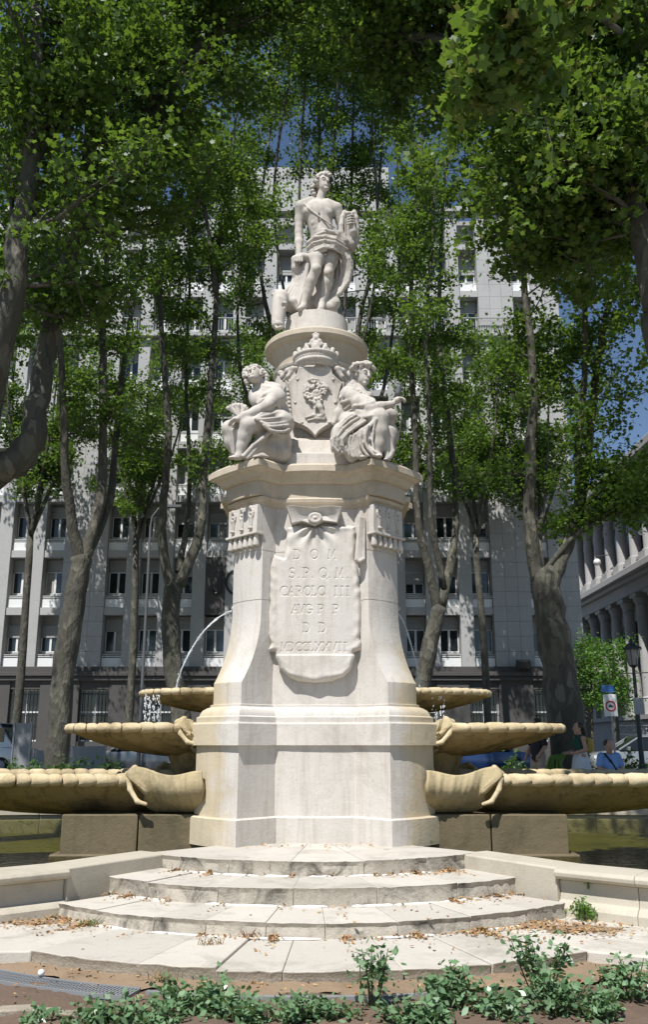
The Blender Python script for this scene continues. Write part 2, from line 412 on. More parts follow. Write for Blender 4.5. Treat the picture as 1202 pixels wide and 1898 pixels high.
# soil of the flower bed, lumpy
def lumps(x, y, a):
    return a * (math.sin(x * 7.1 + y * 3.3) + math.sin(x * 13.7 - y * 11.1 + 1) * 0.6 + math.sin(x * 29 + y * 23) * 0.35)
mb = MB(); gx, gy = 130, 44
V_ = []
for j in range(gy + 1):
    for i in range(gx + 1):
        x = -5.2 + 10.4 * i / gx; y = 4.4 + 2.02 * j / gy
        y += max(0, (abs(x + 0.11) - 0.2)) ** 2 * 0.075 * (j / gy)
        V_.append((x, y, -0.012 + lumps(x, y, 0.012) + random.uniform(-0.01, 0.01)))
mb.add(V_, [(j * (gx + 1) + i, j * (gx + 1) + i + 1, (j + 1) * (gx + 1) + i + 1, (j + 1) * (gx + 1) + i) for j in range(gy) for i in range(gx)])
tag(mb.build('flower_bed_soil', M['soil'], smooth=180), kind='structure')

# ------------------------------------------------------------------ steps: sectors of stone
def arc_pt(cy, R, a, z): return (FX + R * math.sin(a), cy - R * math.cos(a), z)
def sector(cy, R0, R1, a0, a1, z0, z1, n=6, jit=0.0):
    """a curved block: top and ends in material 0, outer face in material 1"""
    m = MB(); A = [a0 + (a1 - a0) * i / n for i in range(n + 1)]
    jr = [random.uniform(-jit, jit) for _ in A]; jz = random.uniform(-jit, jit) * 0.6
    v = []
    for i, a in enumerate(A):
        v += [arc_pt(cy, R0, a, z0), arc_pt(cy, R0, a, z1 + jz), arc_pt(cy, R1 + jr[i], a, z0), arc_pt(cy, R1 - 0.018 + jr[i], a, z0 + 0.72 * (z1 - z0)), arc_pt(cy, R1 + jr[i] * 0.6, a, z1 + jz + random.uniform(-jit, jit) * 0.3)]
    f = []; fm = []
    for i in range(n):
        a = i * 5; b = a + 5
        f += [(a + 1, a + 4, b + 4, b + 1), (a, b, b + 2, a + 2), (a, a + 1, b + 1, b)]; fm += [0, 0, 0]
        f += [(a + 2, b + 2, b + 3, a + 3), (a + 3, b + 3, b + 4, a + 4)]; fm += [1, 1]
    e = n * 5
    f += [(0, 2, 3, 4, 1), (e, e + 1, e + 4, e + 3, e + 2)]; fm += [0, 0]
    m.add(v, f); m.fm = fm
    return m
steps = thing('stone_steps', (FX, 8.0, 0), 'four curved pale stone steps rising to the fountain pedestal', 'steps')
def step_row(cy, R0, R1, cuts, z0, z1, mats, jit, gap=0.0012, bev=0.005):
    for a0, a1 in zip(cuts[:-1], cuts[1:]):
        g = gap / R1
        o = sector(cy, R0, R1, rad(a0) + g, rad(a1) - g, z0, z1, max(3, int(abs(a1 - a0) / 1.1)), jit).build('step_stone', mats, steps)
        bevel(o, bev, 2)
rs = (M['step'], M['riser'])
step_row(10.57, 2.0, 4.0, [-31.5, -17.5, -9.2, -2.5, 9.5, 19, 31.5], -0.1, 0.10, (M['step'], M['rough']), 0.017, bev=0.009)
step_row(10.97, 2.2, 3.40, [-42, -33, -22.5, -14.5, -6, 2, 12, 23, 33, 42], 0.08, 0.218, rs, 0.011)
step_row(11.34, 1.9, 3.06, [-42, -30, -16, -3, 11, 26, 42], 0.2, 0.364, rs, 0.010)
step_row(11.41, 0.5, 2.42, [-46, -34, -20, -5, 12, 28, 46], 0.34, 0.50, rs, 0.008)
# flanking slabs of the lowest step
for poly in ([(-2.205, 7.16), (-1.16, 8.88), (-2.4, 9.3), (-6.5, 8.9), (-6.5, 6.9)], [(1.985, 7.16), (5.5, 5.6), (6.5, 8.9), (2.2, 9.3), (0.94, 8.88)]):
    m = MB(); n = 5
    x = [(p[0], p[1]) for p in poly]
    if poly[0][0] < 0: x = x[::-1]
    m.add([(a, b, -0.1) for a, b in x] + [(a, b, 0.098) for a, b in x], [(4, 3, 2, 1, 0), (5, 6, 7, 8, 9)] + [(i, (i + 1) % 5, 5 + (i + 1) % 5, 5 + i) for i in range(5)])
    o = m.build('step_stone', M['step'], steps); bevel(o, 0.014)
# white mortar bead at the foot of each riser, broken up
for cy, R, z, a0, a1 in ((10.97, 3.42, 0.10, -38, 36), (11.34, 3.08, 0.218, -34, 36), (11.41, 2.44, 0.364, -33, 32)):
    a = a0
    while a < a1:
        m = MB()
        L = random.uniform(5, 14); b = min(a + L, a1)
        pts = [Vector(arc_pt(cy, R, rad(a + (b - a) * i / 8), z + 0.002)) for i in range(9)]
        m.tube(pts, [0.004] + [random.uniform(0.008, 0.014) for _ in range(7)] + [0.004], 6)
        m.build('mortar_line', M['mortar'], steps)
        a = b + random.choice([0.2, 1.5, 4, 7])

# ------------------------------------------------------------------ pool wall: swept stones
def mirror(p): return (2 * FX - p[0], p[1])
PL = [(-1.62, 9.66), (-2.36, 8.58), (-2.92, 8.1), (-3.6, 7.66), (-4.5, 7.3), (-5.6, 7.15), (-6.8, 7.4), (-8.0, 8.2), (-8.9, 9.3), (-9.4, 10.6), (-9.5, 12), (-9.2, 13.4), (-8.5, 14.7), (-7.4, 15.7), (-6.2, 16.2), (-5, 16.4), (-3.6, 16.45), (-2.3, 16.45), (-1.1, 16.45), (FX, 16.45)]
PR = [mirror(p) for p in PL]
def offset_path(path, side):
    out = []
    for i, p in enumerate(path):
        a = Vector(path[max(i - 1, 0)]); b = Vector(p); c = Vector(path[min(i + 1, len(path) - 1)])
        d1 = (b - a).normalized() if i else (c - b).normalized(); d2 = (c - b).normalized() if i < len(path) - 1 else d1
        n1 = Vector((d1.y, -d1.x)); n2 = Vector((d2.y, -d2.x)); m = (n1 + n2).normalized()
        out.append((b, m * side / max(0.5, m.dot(n1))))
    return out
pool = thing('pool_wall', (FX, 8.6, 0), 'low pale stone wall with rounded coping around the fountain pool', 'wall')
COPE = [(-0.40, 0.40), (-0.40, 0.50), (-0.05, 0.50), (0.035, 0.492), (0.06, 0.465), (0.055, 0.43), (0.02, 0.405), (-0.02, 0.40)]
WALL = [(-0.36, -0.05), (-0.36, 0.397), (-0.03, 0.397), (-0.035, 0.30), (-0.02, 0.23), (0.02, 0.205), (0.045, 0.17), (0.05, -0.05)]
CHK = [(-0.40, -0.05), (-0.40, 0.50), (-0.0, 0.50), (0.012, 0.488), (0.012, -0.05)]
for path, side in ((PL, -1), (PR, 1)):
    op = offset_path(path, side)
    for i in range(len(op) - 1):
        for nm, prof in ((('cheek_stone', CHK),) if i == 0 else (('coping_stone', COPE), ('wall_stone', WALL))):
            rings = []
            for t in (0.0025, 0.9975):
                b = op[i][0].lerp(op[i + 1][0], t); n_ = op[i][1].lerp(op[i + 1][1], t)
                rings.append([(b.x + n_.x * o, b.y + n_.y * o, z) for o, z in prof])
            m = MB().loft(rings if side > 0 else rings[::-1])
            bevel(m.build(nm, M['pool'], pool), 0.006, 2)
inner = [b - n_ * 0.38 for b, n_ in offset_path(PL, -1)] + [b - n_ * 0.38 for b, n_ in offset_path(PR, 1)][::-1][1:]
def sheet(name, z, mat, kind):
    m = MB(); m.add([(p.x, p.y, z) for p in inner[::-1]], [tuple(range(len(inner)))])
    return tag(m.build(name, mat, smooth=0), kind=kind)
sheet('pool_floor', 0.10, M['algae'], 'structure')
sheet('water', 0.345, M['water'], 'structure')

# ------------------------------------------------------------------ fountain
fountain = thing('fountain', (FX, FY, 0.5), 'tall carved pale stone fountain pedestal with stacked shell basins on both sides', 'fountain')
def plan(L, z, bulge=(0.05, 0.045), n=6):
    ju, jv, au, av = L; pts = []
    q = []
    def arc(a, b, bl):
        a = Vector(a); b = Vector(b); nrm = Vector((b.y - a.y, -(b.x - a.x))).normalized()
        return [a.lerp(b, i / n) + nrm * bl * (1 - (2 * i / n - 1) ** 2) for i in range(n)]
    q += arc((-ju, -jv), (ju, -jv), bulge[0]); q.append(Vector((ju, -jv)))
    q += arc((au, -av), (av, -au), bulge[1]); q.append(Vector((av, -au)))
    for k in range(4):
        R = Matrix.Rotation(math.pi / 2 * k, 2)
        pts += [R @ p for p in q]
    return [(FX + p.x, FY + p.y, z) for p in pts]
def off(L, o): return (L[0] - 0.414 * o, L[1] + o, L[2], L[3] + 1.414 * o)
B0 = (0.44, 1.08, 0.86, 1.50); S0 = (0.50, 0.89, 0.655, 1.05); F0 = (0.47, 0.94, 0.70, 1.17)
def course(name, levels, mat='stone', bev=0.008, sm=28):
    o = MB().loft([plan(L, z) for z, L in levels]).build(name, M[mat], fountain, smooth=sm)
    return o
course('plinth', [(0.48, B0), (0.775, B0), (0.79, off(B0, -0.02))], bev=0.012)
course('dado', [(0.787, off(B0, -0.06)), (1.583, off(B0, -0.06))])
course('band', [(1.58, off(B0, -0.015)), (1.82, off(B0, -0.015)), (1.84, off(B0, -0.03))], bev=0.01)
course('base_moulding', [(1.837, off(B0, -0.05)), (1.90, off(B0, -0.05)), (1.915, off(B0, -0.075)), (1.94, off(B0, -0.08)), (1.98, off(B0, -0.10)), (2.01, off(B0, -0.14)), (2.02, off(B0, -0.165)), (2.045, off(B0, -0.165)), (2.05, off(B0, -0.18))], bev=0)
BL = off(B0, -0.19)
def lerpL(a, b, t): return tuple(x + (y - x) * t for x, y in zip(a, b))
lv = [(2.048, BL), (2.30, BL)]
for i in range(1, 15):
    t = i / 14; lv.append((2.31 + 0.95 * t, lerpL(S0, BL, (1 - t) ** 2.3 * 0.97)))
for zj in (3.31, 3.93): lv += [(zj - .005, S0), (zj - .003, off(S0, -.006)), (zj + .003, off(S0, -.006)), (zj + .005, S0)]
lv.append((4.50, S0))
course('shaft', lv, bev=0.006)
course('architrave', [(4.497, off(S0, 0.02)), (4.54, off(S0, 0.03)), (4.56, off(S0, 0.06)), (4.60, off(S0, 0.07)), (4.62, off(S0, 0.05))], 'cornice', 0.004)
course('frieze', [(4.617, F0), (4.803, F0)], 'cornice')
course('cornice', [(4.80, off(F0, 0.02)), (4.82, off(F0, 0.05)), (4.86, off(F0, 0.07)), (4.885, off(F0, 0.085)), (4.905, off(F0, 0.13)), (4.925, off(F0, 0.145)), (4.93, off(F0, 0.17)), (5.005, off(F0, 0.17)), (5.02, off(F0, 0.15)), (5.035, off(F0, 0.14))], 'cornice', 0.005)
# stepped blocks, drum, round cornice and the round plinth of the top figure
m = MB().box((FX, FY, 5.12), (0.94, 2.0, 0.2)).box((FX, FY, 5.121), (2.0, 0.94, 0.198)); bevel(m.build('step_block', M['stone'], fountain), 0.012)
m = MB().box((FX, FY, 5.345), (0.98, 1.72, 0.26), taper=0.9).box((FX, FY, 5.346), (1.72, 0.98, 0.258), taper=0.9); bevel(m.build('step_block', M['stone'], fountain), 0.012)
MB().lathe((FX, FY, 0), [(0.70, 5.45), (0.71, 5.50), (0.69, 5.54), (0.64, 5.57), (0.625, 5.6), (0.61, 5.8), (0.60, 6.3), (0.595, 6.66), (0.62, 6.67), (0.63, 6.70), (0.60, 6.72)], 64).build('drum', M['stone'], fountain)
MB().lathe((FX, FY, 0), [(0.595, 6.71), (0.60, 6.82), (0.62, 6.90), (0.66, 6.97), (0.665, 6.985), (0.70, 7.0), (0.735, 7.03), (0.745, 7.045), (0.75, 7.05), (0.75, 7.115), (0.73, 7.14), (0.70, 7.15)], 72).build('drum_cornice', M['cornice'], fountain)
MB().lathe((FX, FY, 0), [(0.64, 7.148), (0.62, 7.19), (0.56, 7.21), (0.49, 7.23), (0.465, 7.26), (0.455, 7.50), (0.45, 7.55), (0.42, 7.56)], 56).build('statue_plinth', M['stone'], fountain)

# capitals of the two front piers (and the rear pair): block, three ornaments, a row of drops
def pier_frame(sx, sy):
    c = Vector((FX + sx * 0.8525, FY + sy * 0.8525, 0)); nrm = Vector((sx, sy, 0)).normalized(); tan = Vector((-nrm.y, nrm.x, 0))
    return c + nrm * 0.045, nrm, tan
for sx, sy in ((-1, -1), (1, -1)):
    c, nrm, tan = pier_frame(sx, sy); rz = math.atan2(tan.y, tan.x)
    m = MB().box(c + Vector((0, 0, 4.315)) + nrm * 0.01, (0.56, 0.10, 0.37), rz).box(c + Vector((0, 0, 4.135)) + nrm * 0.025, (0.60, 0.13, 0.03), rz)
    cap = m.build('capital', M['stone'], fountain); bevel(cap, 0.006)
    for k in range(6):
        q = c + tan * (-0.245 + 0.098 * k) + nrm * 0.035
        MB().lathe((q.x, q.y, 3.98), [(0.042, 0.0), (0.046, 0.012), (0.026, 0.137)], 12).build('drop', M['stone'], cap)
    for k in range(3):
        q = c + tan * (-0.175 + 0.175 * k) + nrm * 0.065
        sc = Sculpt(0.009)
        for a in range(10):
            A0, A1 = 2 * math.pi * a / 10, 2 * math.pi * (a + 1) / 10
            sc.cap(q + tan * 0.042 * math.cos(A0) + Vector((0, 0, 4.40 + 0.055 * math.sin(A0))), q + tan * 0.042 * math.cos(A1) + Vector((0, 0, 4.40 + 0.055 * math.sin(A1))), 0.017, None, 0.012)
        sc.ell(q + Vector((0, 0, 4.40)), (0.022, 0.022, 0.022), k=0.01)
        sc.ell(q + Vector((0, 0, 4.475)), (0.035, 0.03, 0.025), k=0.02)
        for d in (-1, 0, 1): sc.cap(q + tan * 0.022 * d + Vector((0, 0, 4.35)), q + tan * 0.008 * d + Vector((0, 0, 4.23)), 0.017, 0.012, 0.01)
        sc.ell(q + nrm * 0.012 + Vector((0, 0, 4.205)), (0.034, 0.034, 0.014), k=0.012)
        sc.build('capital_ornament', M['statue'], cap)
# side brackets over the spouts, with a spout mask under each
for s in (-1, 1):
    m = MB()
    for o_, z0, z1 in ((1.10, 4.55, 4.60), (1.16, 4.60, 4.65), (1.24, 4.65, 4.72)):
        m.box((FX + s * (0.8 + o_) / 2, FY, (z0 + z1) / 2), (o_ - 0.8, 1.1 + (o_ - 1.1) * 2, z1 - z0))
    bevel(m.build('side_bracket', M['cornice'], fountain), 0.008)
    sc = Sculpt(0.015); c = Vector((FX + s * 0.98, FY, 3.35))
    sc.ell(c, (0.11, 0.17, 0.22)).ell(c + Vector((s * 0.1, 0, 0.0)), (0.06, 0.05, 0.05)).ell(c + Vector((s * .07, -.08, .08)), (.05, .05, .04)).ell(c + Vector((s * .07, .08, .08)), (.05, .05, .04))
    sc.ell(c + Vector((s * .07, 0, -.12)), (.06, .09, .06)).chain([c + Vector((s * .02, -.17, .1)), c + Vector((s * .03, -.2, -.1)), c + Vector((s * .02, -.12, -.3))], .05).chain([c + Vector((s * .02, .17, .1)), c + Vector((s * .03, .2, -.1)), c + Vector((s * .02, .12, -.3))], .05)
    sc.build('spout_mask', M['statue'], fountain)

# ------------------------------------------------------------------ the draped scroll with its carved inscription (a carved relief, cut from a fine grid)
PY = FY - 1.03
OUT = [(532, 976), (530, 1002), (526, 1032), (514, 1028), (508, 1024), (504, 1036), (500.5, 1047), (500, 1070), (499, 1095), (500, 1113), (497, 1134), (498, 1155), (497, 1173), (501.5, 1191), (496, 1204), (503, 1207), (510, 1208), (511, 1220), (519, 1240), (535, 1255), (552, 1263), (584, 1266), (615, 1263), (638, 1255), (652, 1240), (658, 1220), (659, 1208), (666, 1206), (671, 1203), (671, 1189), (668, 1180), (672, 1150), (671, 1120), (670, 1095), (667, 1082), (669, 1070), (666, 1060), (664, 1048), (661, 1037), (661, 1000), (660, 973), (650, 972), (626, 971), (584, 975), (548, 973)]
outl = np.array([[P(a, b, PY).x, P(a, b, PY).z] for a, b in OUT])
def inside(px, pz, poly):
    r = np.zeros(px.shape, bool); j = len(poly) - 1
    for i in range(len(poly)):
        xi, zi = poly[i]; xj, zj = poly[j]
        c = ((zi > pz) != (zj > pz)) & (px < (xj - xi) * (pz - zi) / (zj - zi + 1e-12) + xi); r ^= c; j = i
    return r
def arcs(cx, cy, rx, ry, a0, a1, n=12): return [(cx + rx * math.cos(rad(a0 + (a1 - a0) * i / n)), cy + ry * math.sin(rad(a0 + (a1 - a0) * i / n))) for i in range(n + 1)]
def serif(x, y, wd=0.13): return [(x - wd, y), (x + wd, y)]
LET = {   # strokes in a unit-high cell: (width, [polyline, ...])
 'I': (0.3, [[(.15, 0), (.15, 1)], serif(.15, 0), serif(.15, 1)]),
 'D': (0.8, [[(.15, 0), (.15, 1)], [(0, 1), (.3, 1)] + arcs(.3, .5, .45, .5, 90, -90) + [(0, 0)]]),
 'O': (0.9, [arcs(.45, .5, .43, .5, 0, 360, 24)]),
 'Q': (0.9, [arcs(.45, .5, .43, .5, 0, 360, 24), [(.5, .2), (.85, -.18)]]),
 'C': (0.8, [arcs(.47, .5, .45, .5, 50, 310, 20), [(.76, .88), (.76, .72)]]),
 'G': (0.85, [arcs(.47, .5, .45, .5, 50, 320, 20), [(.8, .15), (.8, .42)], [(.6, .42), (.9, .42)], [(.76, .88), (.76, .72)]]),
 'M': (1.0, [[(.12, 0), (.2, 1)], [(.2, 1), (.5, .12), (.8, 1)], [(.8, 1), (.88, 0)], serif(.12, 0, .1), serif(.88, 0, .1)]),
 'S': (0.65, [arcs(.32, .74, .26, .26, 40, 270, 14) + arcs(.32, .26, .28, .26, 90, -140, 14)]),
 'P': (0.7, [[(.15, 0), (.15, 1)], [(0, 1), (.3, 1)] + arcs(.3, .74, .35, .26, 90, -90) + [(.15, .48)], serif(.15, 0)]),
 'R': (0.75, [[(.15, 0), (.15, 1)], [(0, 1), (.3, 1)] + arcs(.3, .74, .33, .26, 90, -90) + [(.15, .48)], [(.35, .48), (.72, 0)], serif(.15, 0)]),
 'A': (0.85, [[(.05, 0), (.42, 1), (.8, 0)], [(.2, .36), (.65, .36)], serif(.05, 0, .09), serif(.8, 0, .09)]),
 'L': (0.6, [[(.15, 0), (.15, 1)], [(0, 0), (.55, 0), (.55, .18)], serif(.15, 1)]),
 'V': (0.85, [[(.05, 1), (.42, 0), (.8, 1)], serif(.05, 1, .09), serif(.8, 1, .09)]),
 'X': (0.8, [[(.05, 0), (.75, 1)], [(.05, 1), (.75, 0)], serif(.05, 0, .08), serif(.75, 0, .08), serif(.05, 1, .08), serif(.75, 1, .08)]),
 '.': (0.2, [[(.08, .02), (.1, .03)]]),
}
LINES = [([('D', 545), ('O', 576), ('M', 608)], 1019, 1036), ([('S', 536), ('.', 553), ('P', 562), ('.', 578), ('Q', 592), ('.', 610), ('M', 622), ('.', 644)], 1053, 1071),
         ([('C', 520), ('A', 534), ('R', 549), ('O', 563), ('L', 578), ('O', 590), ('I', 621), ('I', 632), ('I', 643)], 1087, 1104),
         ([('A', 541), ('V', 553), ('G', 566), ('P', 590), ('P', 618)], 1121, 1137), ([('D', 562), ('D', 592)], 1155, 1172),
         ([('M', 520), ('D', 534), ('C', 548), ('C', 560), ('L', 573), ('X', 585), ('X', 599), ('V', 613), ('I', 629), ('I', 639)], 1191, 1207)]
CELL = 0.0058
x0, x1 = outl[:, 0].min() - 0.02, outl[:, 0].max() + 0.02; z0, z1 = outl[:, 1].min() - 0.02, outl[:, 1].max() + 0.02
gx = np.arange(x0, x1, CELL); gz = np.arange(z0, z1, CELL); GX, GZ = np.meshgrid(gx, gz, indexing='ij')
ins = inside(GX, GZ, outl)
# distance to the outline
dist = np.full(GX.shape, 9.0)
for i in range(len(outl)):
    a, b = outl[i], outl[(i + 1) % len(outl)]; ab = b - a; t = np.clip(((GX - a[0]) * ab[0] + (GZ - a[1]) * ab[1]) / (ab @ ab), 0, 1)
    dist = np.minimum(dist, np.hypot(GX - a[0] - t * ab[0], GZ - a[1] - t * ab[1]))
H = np.zeros(GX.shape)
uc = (GX - FX); zt = outl[:, 1].max(); zb = outl[:, 1].min()
H += -0.10 * uc ** 2                                                    # convex like the pier behind
H -= 0.05 * np.clip((0.05 - dist) / 0.05, 0, 1) ** 2                    # rolled edge
H += 0.006 * np.exp(-((dist - 0.06) / 0.03) ** 2) * np.sin(GZ * 19) ** 2
H += 0.009 * np.sin(GZ * 31 + 3 * np.sin(GX * 9) + 2 * np.sin(GZ * 9)) * np.exp(-dist / 0.045)              # ripples along the sides
kx, kz = FX, zt - 0.02
ang = np.arctan2(GX - kx, kz - GZ + 0.03); rr = np.hypot(GX - kx, kz - GZ + 0.03)
H += 0.022 * np.sin(ang * 11) * np.exp(-((rr - 0.14) / 0.16) ** 2)     # pleats under the knot
low = np.clip((P(584, 1212, PY).z - GZ) / 0.02, 0, 1)
H += 0.03 * low - 0.06 * low * np.clip((zb + 0.12 - GZ) / 0.12, 0, 1) ** 2 + 0.03 * np.exp(-(uc / 0.1) ** 2) * np.exp(-((GZ - zb - 0.02) / 0.05) ** 2)
carve = np.full(GX.shape, 9.0)
for chars, ya, yb in LINES:
    for ch, px in chars:
        wd, strokes = LET[ch]; A = P(px, yb, PY); hgt = P(px, ya, PY).z - A.z
        for st in strokes:
            for (ax_, az_), (bx_, bz_) in zip(st[:-1], st[1:]):
                a = np.array([A.x + ax_ * hgt * 0.92, A.z + az_ * hgt]); b = np.array([A.x + bx_ * hgt * 0.92, A.z + bz_ * hgt])
                i0 = max(0, int((min(a[0], b[0]) - 0.03 - x0) / CELL)); i1 = int((max(a[0], b[0]) + 0.03 - x0) / CELL) + 1
                j0 = max(0, int((min(a[1], b[1]) - 0.03 - z0) / CELL)); j1 = int((max(a[1], b[1]) + 0.03 - z0) / CELL) + 1
                sx_, sz_ = GX[i0:i1, j0:j1], GZ[i0:i1, j0:j1]; ab = b - a
                t = np.clip(((sx_ - a[0]) * ab[0] + (sz_ - a[1]) * ab[1]) / max(ab @ ab, 1e-9), 0, 1)
                carve[i0:i1, j0:j1] = np.minimum(carve[i0:i1, j0:j1], np.hypot(sx_ - a[0] - t * ab[0], sz_ - a[1] - t * ab[1]))
H -= 0.0065 * np.clip((0.0105 - carve) / 0.006, 0, 1)
yy = PY - H
idn = np.full(GX.shape, -1); cellin = ins[:-1, :-1] & ins[1:, :-1] & ins[1:, 1:] & ins[:-1, 1:]
use = np.zeros(GX.shape, bool)
for a, b in ((0, 0), (1, 0), (1, 1), (0, 1)): use[a:use.shape[0] - 1 + a, b:use.shape[1] - 1 + b] |= cellin
idn[use] = np.arange(use.sum())
ci = np.argwhere(cellin)
F_ = np.stack([idn[ci[:, 0], ci[:, 1]], idn[ci[:, 0] + 1, ci[:, 1]], idn[ci[:, 0] + 1, ci[:, 1] + 1], idn[ci[:, 0], ci[:, 1] + 1]], 1)
me = mesh_from('scroll', np.stack([GX[use], yy[use], GZ[use]], 1), F_, M['stone'], 180, WORLD[fountain.name])
scroll = link('inscribed_scroll', me, fountain)
tag(scroll, 'draped stone scroll carved with a Latin inscription in capitals')
sm = scroll.modifiers.new('thick', 'SOLIDIFY'); sm.thickness = 0.13; sm.offset = -1
# its gathered top, knot ring and hanging ribbon
top = [(532, 941), (545, 940), (560, 942), (584, 944), (600, 941), (620, 941), (634, 942), (630, 955), (626, 969), (600, 966), (584, 975), (560, 966), (541, 972), (537, 956)]
m = MB(); tp = [(P(a, b, PY - 0.02).x, P(a, b, PY - 0.02).z) for a, b in top]
n = len(tp); m.add([(x, PY - 0.06 - 0.05 * (i < 7), z) for i, (x, z) in enumerate(tp)] + [(x, PY + 0.12, z) for x, z in tp] + [(FX, PY - 0.02, P(584, 956, PY).z)],
      [(i, (i + 1) % n, 2 * n) for i in range(n)] + [((i + 1) % n, i, n + i, n + (i + 1) % n) for i in range(n)])
bevel(m.build('gathered_cloth', M['stone'], scroll), 0.008)
k0 = P(584.5, 960, PY - 0.08); sc = Sculpt(0.008)
for a in range(14):
    A0, A1 = 2 * math.pi * a / 14, 2 * math.pi * (a + 1) / 14
    sc.cap(k0 + Vector((0.07 * math.cos(A0), 0, 0.052 * math.sin(A0))), k0 + Vector((0.07 * math.cos(A1), 0, 0.052 * math.sin(A1))), 0.02, None, 0.01)
sc.ell(k0, (0.034, 0.03, 0.022)); sc.build('knot_ring', M['statue'], scroll)
sc = Sculpt(0.011)
for j, (ua, ub) in enumerate(((666, 662), (670, 667), (675, 674))):
    a = P(ua + 1, 959, PY - 0.04); b = P(ub, 1036, PY - 0.06)
    sc.cap(a + Vector((0, 0.02 * j, 0)), b + Vector((0, 0.01 * j, 0)), 0.022, 0.03, 0.012)
sc.chain([P(660, 1038, PY - .06), P(668, 1040, PY - .07), P(675, 1036, PY - .05)], 0.02, 0.015)
sc.cap(P(670, 975, PY + .04), P(668, 1030, PY + .04), 0.05, 0.055)
sc.build('ribbon', M['statue'], scroll)

# ------------------------------------------------------------------ shield of arms and crown on the drum
SY = FY - 0.78
shp = [(554, 678), (612, 678), (616, 690), (626, 699), (635.5, 706), (631, 720), (628, 734), (624, 757), (621, 776), (613, 785), (600, 793), (591, 800), (584.5, 809), (577, 800), (570, 794), (560, 788), (551, 784), (542, 779), (540, 760), (538, 735), (536, 722), (532.5, 706), (541, 699), (551, 690)]
sp_ = [(P(a, b, SY).x, P(a, b, SY).z) for a, b in shp]
cz_ = sum(z for x, z in sp_) / len(sp_)
m = MB(); n = len(sp_); rings = []
def sy(x, y0): return y0 + 0.45 * (x - FX) ** 2
rings.append([(x, sy(x, SY + 0.14), z) for x, z in sp_]); rings.append([(x, sy(x, SY + 0.005), z) for x, z in sp_])
rings.append([(FX + (x - FX) * 0.965, sy(x * 0.965, SY - 0.012), cz_ + (z - cz_) * 0.965) for x, z in sp_])
rings.append([(FX + (x - FX) * 0.92, sy(x * 0.92, SY - 0.004), cz_ + (z - cz_) * 0.92) for x, z in sp_])
for sfr in (0.6, 0.3): rings.append([(FX + (x - FX) * sfr, sy(x * sfr, SY - 0.004), cz_ + (z - cz_) * sfr) for x, z in sp_])
m.loft(rings)
m.f = [tuple(reversed(q)) for q in m.f]
shield = m.build('shield', M['statue'], fountain, smooth=40)
def E(px, py, dy=0.0): return P(px, py, SY - 0.01 + dy + 0.45 * ((px - 584.5) / 137) ** 2)
sc = Sculpt(0.007); r_ = random.Random(3)
for _ in range(95):                                                     # the crown of the little tree
    a = r_.uniform(0, 2 * math.pi); q = math.sqrt(r_.random())
    px, py = 584 + 23 * q * math.cos(a), 724 + 17 * q * math.sin(a)
    sc.ell(E(px, py, -0.01 - 0.02 * (1 - q)), [r_.uniform(0.012, 0.024)] * 3, k=0.008)
for dx, dy in ((-17, 11), (-12, 14), (-6, 12), (-4, 20), (2, 16), (8, 15), (-1, 23), (-9, 19), (12, 18)):
    sc.ell(E(584 + dx, 724 + dy, -0.03), (0.022, 0.024, 0.02), k=0.01)
sc.chain([E(584, 740, -.012), E(584, 756, -.012), E(583, 770, -.008)], [0.018, 0.015, 0.022])
sc.chain([E(591, 746, -.02), E(594, 755, -.02), E(597, 764, -.012)], [0.022, 0.035, 0.03], 0.02).cap(E(592, 747, -.02), E(587, 742, -.02), 0.014, 0.01).cap(E(593, 751, -.025), E(587, 752, -.02), 0.012, 0.01)
sc.chain([E(598, 764, -.01), E(600, 768, -.012), E(594, 771, -.01)], 0.016)
sc.chain([E(567, 774, -.004), E(580, 770, -.01), E(604, 773, -.006)], 0.014).chain([E(571, 779, -.004), E(586, 776, -.008), E(602, 777, -.004)], 0.012)
sc.chain([E(571, 705, -.008), E(580, 702, -.012), E(592, 704, -.01)], [0.01, 0.014, 0.01]).chain([E(599, 709, -.008), E(607, 717, -.012), E(614, 725, -.008)], [0.01, 0.013, 0.01])
for px, py in ((547.5, 746), (584, 685), (552, 703), (618, 703), (622, 746), (560, 783), (610, 783)):
    for k in range(5): 
        a = math.pi / 2 + k * 2 * math.pi / 5; sc.cap(E(px, py, -.003), E(px + 3.4 * math.cos(a), py - 3.4 * math.sin(a), .003), 0.009, 0.004, 0.004)
sc.build('tree_and_bear_emblem', M['statue'], shield)
# scrollwork and cords beside the shield
for s in (-1, 1):
    sc = Sculpt(0.011)
    def Q(dx, py, dy=0.0): return P(584.5 + s * dx, py, SY + 0.10 + dy)
    sc.chain([Q(34, 683), Q(42, 684, -.03), Q(50, 688, .02), Q(56, 696, .08), Q(54, 704, .1)], [0.03, 0.04, 0.045, 0.04, 0.03], 0.02)
    sc.chain([Q(44, 690, -.03), Q(50, 698, -.03), Q(58, 706, .02)], [0.035, 0.03, 0.02], 0.02)
    sc.ell(Q(59, 699, .1), (0.05, 0.04, 0.05)).ell(Q(64, 692, .14), (0.045, 0.04, 0.045))
    sc.chain([Q(52, 708), Q(51, 722), Q(49, 740), Q(47, 760), Q(45, 774)], [0.028, 0.022, 0.03, 0.026, 0.016], 0.012)
    for k in range(7): sc.ell(Q(50.5 - k * 0.8, 724 + 7.5 * k, -.02), (0.024, 0.022, 0.018), k=0.008)
    sc.build('scrollwork', M['statue'], shield)
CY_ = FY - 0.72
cz = P(584.5, 664, CY_).z; crown_c = Vector((FX, FY - 0.56, cz))
sc = Sculpt(0.008)
